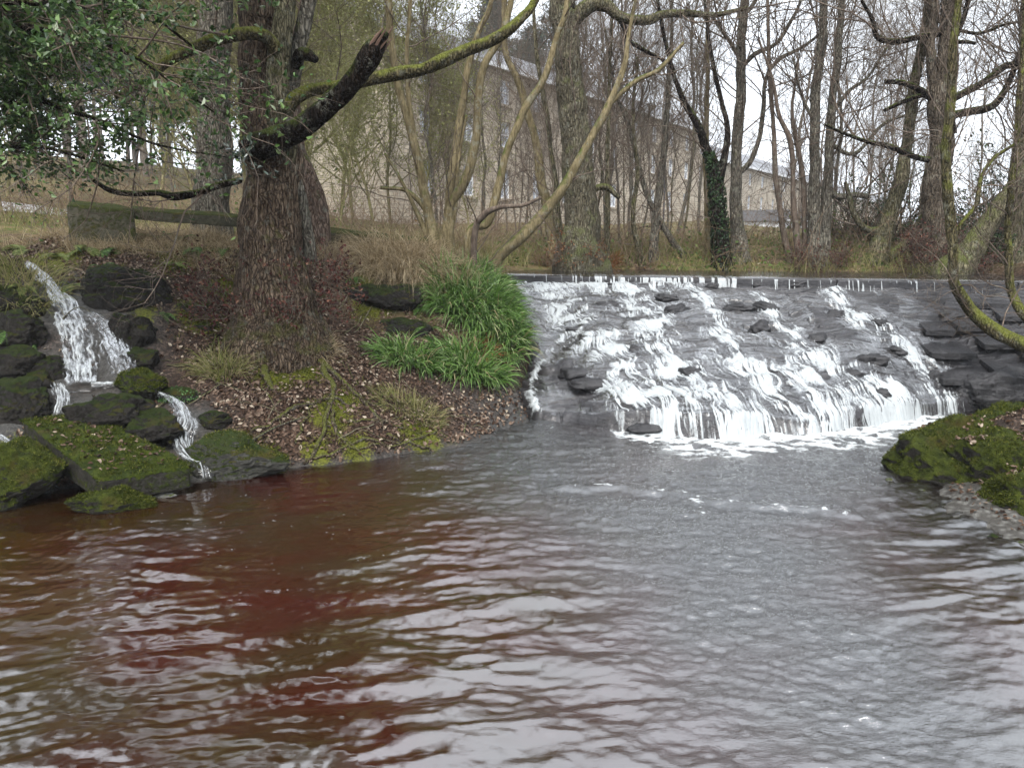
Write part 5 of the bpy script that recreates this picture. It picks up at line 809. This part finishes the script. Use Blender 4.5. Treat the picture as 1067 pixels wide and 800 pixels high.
# moss tufts
MO = mat_leaf('moss_tuft', [(0, (.04, .05, .010)), (.6, (.11, .125, .02)), (1, (.23, .23, .05))], .9, .3)
p, nn = scat(150000, -5, .4, 6.4, 11, rg, lambda x, y, h: mossd(x, y) + .9 * f2(x * 5, y * 5, 3, 9) > rg.uniform(.5, 1.0, len(x)))
V_, F_ = blades(p, nn + rg.normal(size=p.shape) * .7, rg.uniform(.02, .05, len(p)), .006, .3, 3, rg); tag(G().add(V_, F_).mk('moss', MO, None, False), 'yellow green moss on the left bank', None, None, 'stuff')
# grasses
ST = mat_leaf('straw_blade', [(0, (.18, .125, .065)), (.6, (.44, .34, .20)), (1, (.66, .55, .37))], .7, .3); GR = mat_leaf('green_blade', [(0, (.03, .07, .013)), (.45, (.10, .20, .035)), (.82, (.22, .35, .10)), (.9, (.27, .37, .16)), (.96, (.40, .36, .2)), (1, (.30, .2, .1))], .38, .3, .3); ST2 = mat_leaf('olive_blade', [(0, (.10, .12, .03)), (.5, (.24, .25, .08)), (1, (.46, .38, .2))], .7, .3)
p, nn = scat(36000, -6.5, -.2, 9.7, 12.8, rg, lambda x, y, h: (h > 1.55) & (f2(x * 1.8, y * 1.8, 3, 131) > -.12)); V_, F_ = blades(p, nn * [1, 1, 1] + rg.normal(size=p.shape) * .5 + [0, -.35, 0], rg.uniform(.12, .32, len(p)), .0045, .55, 5, rg); tag(G().add(V_, F_).mk('dead_grass', ST, None, False), 'matted straw coloured grass along the top of the left bank', None, None, 'stuff')
p, nn = scat(52000, -12, 16, 13.2, 24, rg, lambda x, y, h: f2(x * .8, y * .8, 3, 133) > -.15); V_, F_ = blades(p, rg.normal(size=p.shape) * .35 + [0, 0, 1], rg.uniform(.15, .5, len(p)), .008, .3, 4, rg); tag(G().add(V_, F_).mk('woodland_grass', ST2, None, False), 'rough olive and straw grass under the trees beyond the weir', None, None, 'stuff')
# bramble tangle behind
nb = 1500; x = rg.uniform(-11, 14, nb); y = rg.uniform(14.6, 20, nb); k = ~((y < yc(x) + 2.4) & (x > -.3)); x, y = x[k], y[k]; h = H(x, y); pz = np.stack([x, y, h], 1); A, ra = sprout((pz, np.tile([0, 0, 1.], (len(x), 1)), np.full(len(x), .006)), len(x) * 2, (.5, 2.2), (.1, 1.0), 10, -.06, .16, .9, .004, .4, rg=rg); A[:, :, 2] = np.maximum(A[:, :, 2], 1.7); S1 = samples(A, ra, 2); B, rb = sprout(S1, 4500, (.15, .8), (.3, 1.1), 5, 0, .2, .7, .004, .5, rg=rg)
tag(G().addm(*tubes(A, ra, 4, False)).addm(*tubes(B, rb, 3, False)).mk('bramble_thicket', mat_bark('bramble_stem', (.14, .09, .06), (.34, .25, .17), 0, ridge=.1), None), 'tangled brown brambles under the bare trees', None, None, 'stuff')
p, nn = scat(14000, -10, 14, 14.5, 21, rg, lambda x, y, h: f2(x * .7, y * .7, 3, 140) > -.05); p = p + np.stack([p[:, 0] * 0, p[:, 0] * 0, rg.exponential(.16, len(p))], 1); V_, F_ = leaves(p, rg.normal(size=p.shape) + [0, 0, .8], rg.uniform(.04, .09, len(p)), .6, rg=rg); tag(G().add(V_, F_).mk('ground_cover', mat_leaf('bramble_leaf', [(0, (.06, .10, .025)), (.5, (.13, .19, .05)), (.75, (.22, .28, .09)), (1, (.28, .17, .08))], .6, .25), None, False), 'low bramble leaves on the woodland floor beyond the weir', None, None, 'stuff')
def clump(name, label, px, py, rx, ry, n, L, w, mat, out=.8, droop=.66, cat='grass clump', seed=0, group=None, K=6, dz=0):
    rg = np.random.default_rng(seed + 3000); c = hit(px, py); a = rg.uniform(0, TAU, n); r = np.sqrt(rg.uniform(0, 1, n)); x = c[0] + np.cos(a) * r * rx; y = c[1] + np.sin(a) * r * ry; z = H(x, y) + dz; tc = rg.integers(0, 16, n); ta = rg.uniform(0, TAU, 16)
    d = np.stack([np.cos(a) * out * r + .35 * np.cos(ta[tc]), np.sin(a) * out * r - .35 + .35 * np.sin(ta[tc]), np.ones(n) * .9], 1) + rg.normal(size=(n, 3)) * .25
    V_, F_ = blades(np.stack([x, y, z - .02], 1), d, rg.uniform(*L, n), rg.uniform(.7, 1.3, n) * w, droop, K, rg); o = G().add(V_, F_).mk(name, mat, None, False, org=c); return tag(o, label, cat, group)
clump('woodrush_clump', 'largest lush green grass clump hanging over the bank by the weir', 492, 316, .55, .5, 2000, (.32, .6), .023, GR, seed=1)
clump('woodrush_clump', 'green grass clump drooping lowest beside the top of the weir', 524, 350, .26, .30, 800, (.28, .52), .022, GR, seed=2, droop=.7)
clump('woodrush_clump', 'dense green grass clump on the slope right of the fern', 487, 385, .42, .26, 1100, (.28, .5), .023, GR, seed=3)
clump('woodrush_clump', 'small paler grass clump left of the dense one on the slope', 425, 375, .34, .2, 560, (.25, .46), .02, GR, seed=4)
clump('woodrush_clump', 'flat green grass clump at the top of the bank near the crest', 502, 288, .45, .35, 800, (.25, .45), .022, GR, seed=5)
clump('grass_tussock', 'big straw coloured tussock draped over the bank right of the big tree', 412, 276, .62, .4, 3000, (.35, .75), .006, ST, seed=6, droop=.75, out=.6, K=7)
clump('grass_tussock', 'straw tussock hanging between the big one and the green clumps', 455, 282, .4, .3, 1300, (.3, .6), .006, ST, seed=7, droop=.75, K=7)
clump('grass_tussock', 'wispy straw tuft under the big tree trunk', 318, 362, .34, .2, 900, (.18, .4), .0045, ST, seed=8, droop=.6)
clump('grass_tussock', 'olive tuft on the lower bank above the shore', 425, 425, .4, .2, 800, (.12, .28), .0045, ST2, seed=9, droop=.5)
clump('grass_tussock', 'sparse straw tuft on the slope right of the stone ledges', 232, 385, .24, .2, 500, (.2, .42), .0045, ST2, seed=10, droop=.6)
clump('grass_tussock', 'dry stalks overhanging the waterfall at the left edge', 10, 300, .5, .4, 700, (.3, .65), .006, ST2, seed=11, droop=.55, out=.9)
clump('rust_fern', 'dead orange fern drooping between the green clumps', 505, 372, .12, .12, 260, (.2, .42), .012, mat_leaf('orange_frond', [(0, (.16, .05, .02)), (1, (.34, .14, .06))], .7, .2), seed=12, droop=.8, cat='fern')
clump('rust_fern', 'dead orange fern beneath the big alder by the crest', 630, 276, .25, .2, 420, (.25, .5), .012, mat_leaf('orange_frond_far', [(0, (.16, .06, .02)), (1, (.38, .18, .07))], .7, .2), seed=13, droop=.5, cat='fern')
clump('grass_tussock', 'pinkish brown dead clump at the foot of the big alder', 595, 277, .7, .3, 1500, (.2, .5), .008, mat_leaf('pink_straw', [(0, (.14, .08, .05)), (1, (.36, .24, .17))], .7, .2), seed=14, droop=.5)
clump('grass_tussock', 'dead stalks around the foot of the hazel poles', 470, 262, .8, .3, 1600, (.3, .8), .006, ST, seed=15, droop=.25, out=.4)
FE = mat_leaf('fern_frond', [(0, (.03, .07, .015)), (.6, (.07, .14, .03)), (1, (.15, .24, .07))], .5, .3); FE2 = mat_leaf('pale_fern_frond', [(0, (.09, .13, .03)), (1, (.24, .28, .09))], .6, .3)
def fern(label, px, py, nf, L, mat, seed, Y=None, down=.28, group=None, name='fern'):
    rg = np.random.default_rng(seed); c = hit(px, py) if Y is None else P(px, py, Y); g_ = G()
    for k in range(nf):
        a = rg.uniform(-math.pi, 0) if k % 4 else rg.uniform(0, math.pi); d = np.array([math.cos(a), math.sin(a), rg.uniform(.4, 1.2)]); d /= np.linalg.norm(d); p = c.copy(); ln = L * rg.uniform(.7, 1.15); K = 22; pts = [p.copy()]
        for j in range(K): d = d + np.array([0, 0, -down * .35]); d /= np.linalg.norm(d); p = p + d * ln / K; pts.append(p.copy())
        q = np.array(pts); g_.addm(*tubes(q, np.linspace(.004, .001, K + 1), 3, False)); T = nrm(np.gradient(q, axis=0)); s_ = nrm(np.cross(T, [0, 0, 1.])); u = np.linspace(0, 1, K + 1); w_ = np.sin(np.clip(u * 1.1 + .12, 0, 1) * math.pi) ** .7 * ln * .2 * (1 - u * .35)
        for sgn in (-1, 1):
            a0 = q[2:-1]; tip = a0 + s_[2:-1] * sgn * w_[2:-1, None] + T[2:-1] * w_[2:-1, None] * .35 + [0, 0, -.01]; m_ = (a0 + tip) / 2; hw = T[2:-1] * ln / K * .42; V_ = np.stack([a0 - hw * .6, m_ - hw, tip, m_ + hw, a0 + hw * .6], 1).reshape(-1, 3); b_ = (np.arange(len(a0)) * 5)[:, None]; g_.addm(V_, [b_ + np.array([[0, 1, 3, 4]]), b_ + np.array([[1, 2, 3]])])
    return tag(g_.mk(name, mat, None, False, org=c), label, 'fern', group)
fern('bright green fern hanging down the dark bank right of the waterfall', 122, 262, 9, .5, FE, 801, down=.5); fern('pale yellow green fern under the mossy coping', 160, 250, 14, .55, FE2, 802); fern('green fern spreading right of the pale one on the bank top', 205, 262, 10, .4, FE, 803)
fern('lighter fern fronds among the grass clumps mid slope', 448, 345, 9, .42, FE, 804); fern('small fern beside the dark rock on the right of the tree', 440, 322, 8, .35, FE, 805); fern('green fern low at the left edge under the overhang', 12, 350, 10, .5, FE, 806); fern('drab fern tuft drooping above the waterfall lip', 88, 262, 9, .45, FE2, 807); fern('small fern left of the grass clumps at the slope middle', 400, 362, 7, .25, FE, 808)
fern('dull green fern near the top of the bank right of the big tree', 372, 292, 7, .3, FE, 809)
for k_, (a_, b_, L_) in enumerate(((60, 268, .35), (105, 280, .3), (180, 278, .3), (235, 262, .35), (145, 300, .28), (222, 300, .3), (75, 300, .3), (190, 250, .4), (25, 300, .35), (170, 330, .25))):
    fern('small fern among the dead leaves of the bank above the waterfall', a_, b_, 7, L_, FE if k_ % 2 else FE2, 830 + k_, group='small ferns above the waterfall')
fern('fern growing beneath the holly at the left edge', 30, 262, 9, .5, FE2, 810)
cu = thing('cress_cushion', P(184, 411, 7.8), 'low green leafy cushion beside the round mossy boulder', 'plant'); n = 1400; d = nrm(rg.normal(size=(n, 3))) * [.24, .17, .12]; d[:, 2] = np.abs(d[:, 2]); q = P(184, 416, 7.8) + d * rg.uniform(.8, 1.1, (n, 1)); V_, F_ = leaves(q, d / [.2, .14, .1] + rg.normal(size=(n, 3)) * .5, rg.uniform(.015, .032, n), .7, rg=rg); G().add(V_, F_).mk('leaves', mat_leaf('cress_leaf', [(0, (.03, .08, .02)), (1, (.14, .26, .09))], .5, .3), cu, False)
v, f = rockv(830, 4, 8, .05); mk('mound', v * [.22, .15, .12] + P(184, 416, 7.8), [f], DARKR, cu)
# sticks
gs_ = G(); p, nn = scat(260, -5.5, .8, 6.6, 12, rg); t = nrm(rg.normal(size=p.shape) * [1, 1, .1]); A = []
for a, b in zip(p, t):
    L_ = rg.uniform(.15, .7); u = np.linspace(-.5, .5, 7)[:, None]; q = a + b * u * L_; q[:, 2] = H(q[:, 0], q[:, 1]) + .02 + rg.normal(size=7) * .008; A.append(q)
gs_.addm(*tubes(np.array(A), np.full((len(A), 7), .005) * rg.uniform(.5, 1.6, (len(A), 1)), 5, False)); tag(gs_.mk('twig_litter', mat_bark('pale_twig', (.10, .08, .055), (.26, .22, .16), .1, ridge=.1), None), 'thin broken twigs scattered over the leafy bank', None, None, 'stuff')
for k, (pts, w_, lb) in enumerate((([(255, 470), (285, 452), (318, 440)], .014, 'pale stick lying above the low dark mossy boulder'), ([(225, 478), (240, 466), (262, 458)], .01, 'short stick by the brook mouth'), ([(60, 345), (85, 338), (110, 346)], .008, 'thin arched twig across the foot of the waterfall'), ([(955, 282), (975, 284), (1010, 283)], .012, 'thin stick lying on the right end of the crest'), ([(180, 232), (215, 255), (232, 272)], .012, 'dark fallen branch slanting across the top of the left bank'), ([(20, 305), (60, 322), (80, 330)], .006, 'bent dry stem beside the waterfall'))):
    q = np.array([hit(a, b) for a, b in pts]); q[:, 2] += .05 + (.10 if k == 2 else 0) * np.array([0, 1, 0]); q = crom(q, 16); o = G().addm(*tubes(q, np.linspace(w_, w_ * .5, 16), 6)).mk('fallen_branch', BK_GREY if k not in (4,) else BK_DARK, None, org=q[8]); tag(o, lb, 'branch')
# ------------------------------------------------------------------ sky and light
w = bpy.data.worlds.new('World'); SC.world = w; w.use_nodes = True; nt = w.node_tree; nt.nodes.clear()
class WM(M):
    def __init__(s): s.t = nt; s.out = nt.nodes.new('ShaderNodeOutputWorld')
k = WM(); sky = k.n('TexSky'); sky.sky_type = 'NISHITA'; sky.sun_disc = False
SUN_EL, SUN_AZ = math.radians(52), math.radians(190)
sky.sun_elevation = SUN_EL; sky.sun_rotation = SUN_AZ; sky.air_density = 1.0; sky.dust_density = 3.0
gen = k.n('TexCoord').outputs['Generated']
cl = k.noise(k.n('Mapping', {'Vector': gen, 'Scale': (1, 1, 2.2)}).outputs[0], 2.2, 5, .6)
grey = k.n('HueSaturation', {'Color': sky.outputs[0], 'Saturation': .12, 'Value': 1.0}).outputs[0]
col = k.mix(.75, grey, (6.8, 7.35, 8.05)); col = k.mix(1.0, col, k.ramp(cl, [(.3, .82), (.7, 1.12)]), 'MULTIPLY')
bg = k.n('Background', {'Color': col, 'Strength': SKY}); k.set(k.out.inputs['Surface'], bg)
sd = bpy.data.lights.new('sun', 'SUN'); sd.energy = 1.05; sd.angle = math.radians(25); sd.color = (1, .97, .93); so = bpy.data.objects.new('sun', sd); COL.objects.link(so)
so.rotation_euler = Vector((-math.sin(SUN_AZ) * math.cos(SUN_EL), -math.cos(SUN_AZ) * math.cos(SUN_EL), -math.sin(SUN_EL))).to_track_quat('-Z', 'Y').to_euler()
if HAZE:
    hv = M('haze_air'); vp = hv.n('VolumePrincipled', {'Color': (.86, .88, .92), 'Density': HAZE}); hv.set(hv.out.inputs['Volume'], vp)
    hz = G().box((20, 112, 15), (330, 260, 44)).mk('haze', hv.m, None, False); tag(hz, 'thin damp air between the trees', None, None, 'stuff')
r = SC.render; cy = SC.cycles
cy.use_denoising = True; cy.max_bounces = 7; cy.diffuse_bounces = 3; cy.glossy_bounces = 3; cy.transmission_bounces = 4; cy.transparent_max_bounces = 10; cy.volume_bounces = 0
cy.caustics_reflective = False; cy.caustics_refractive = False; cy.sample_clamp_indirect = 6; cy.use_adaptive_sampling = True; cy.adaptive_threshold = .012
vs = SC.view_settings; vs.view_transform = 'Standard'; vs.look = 'None'; vs.exposure = EXPO; vs.gamma = 1
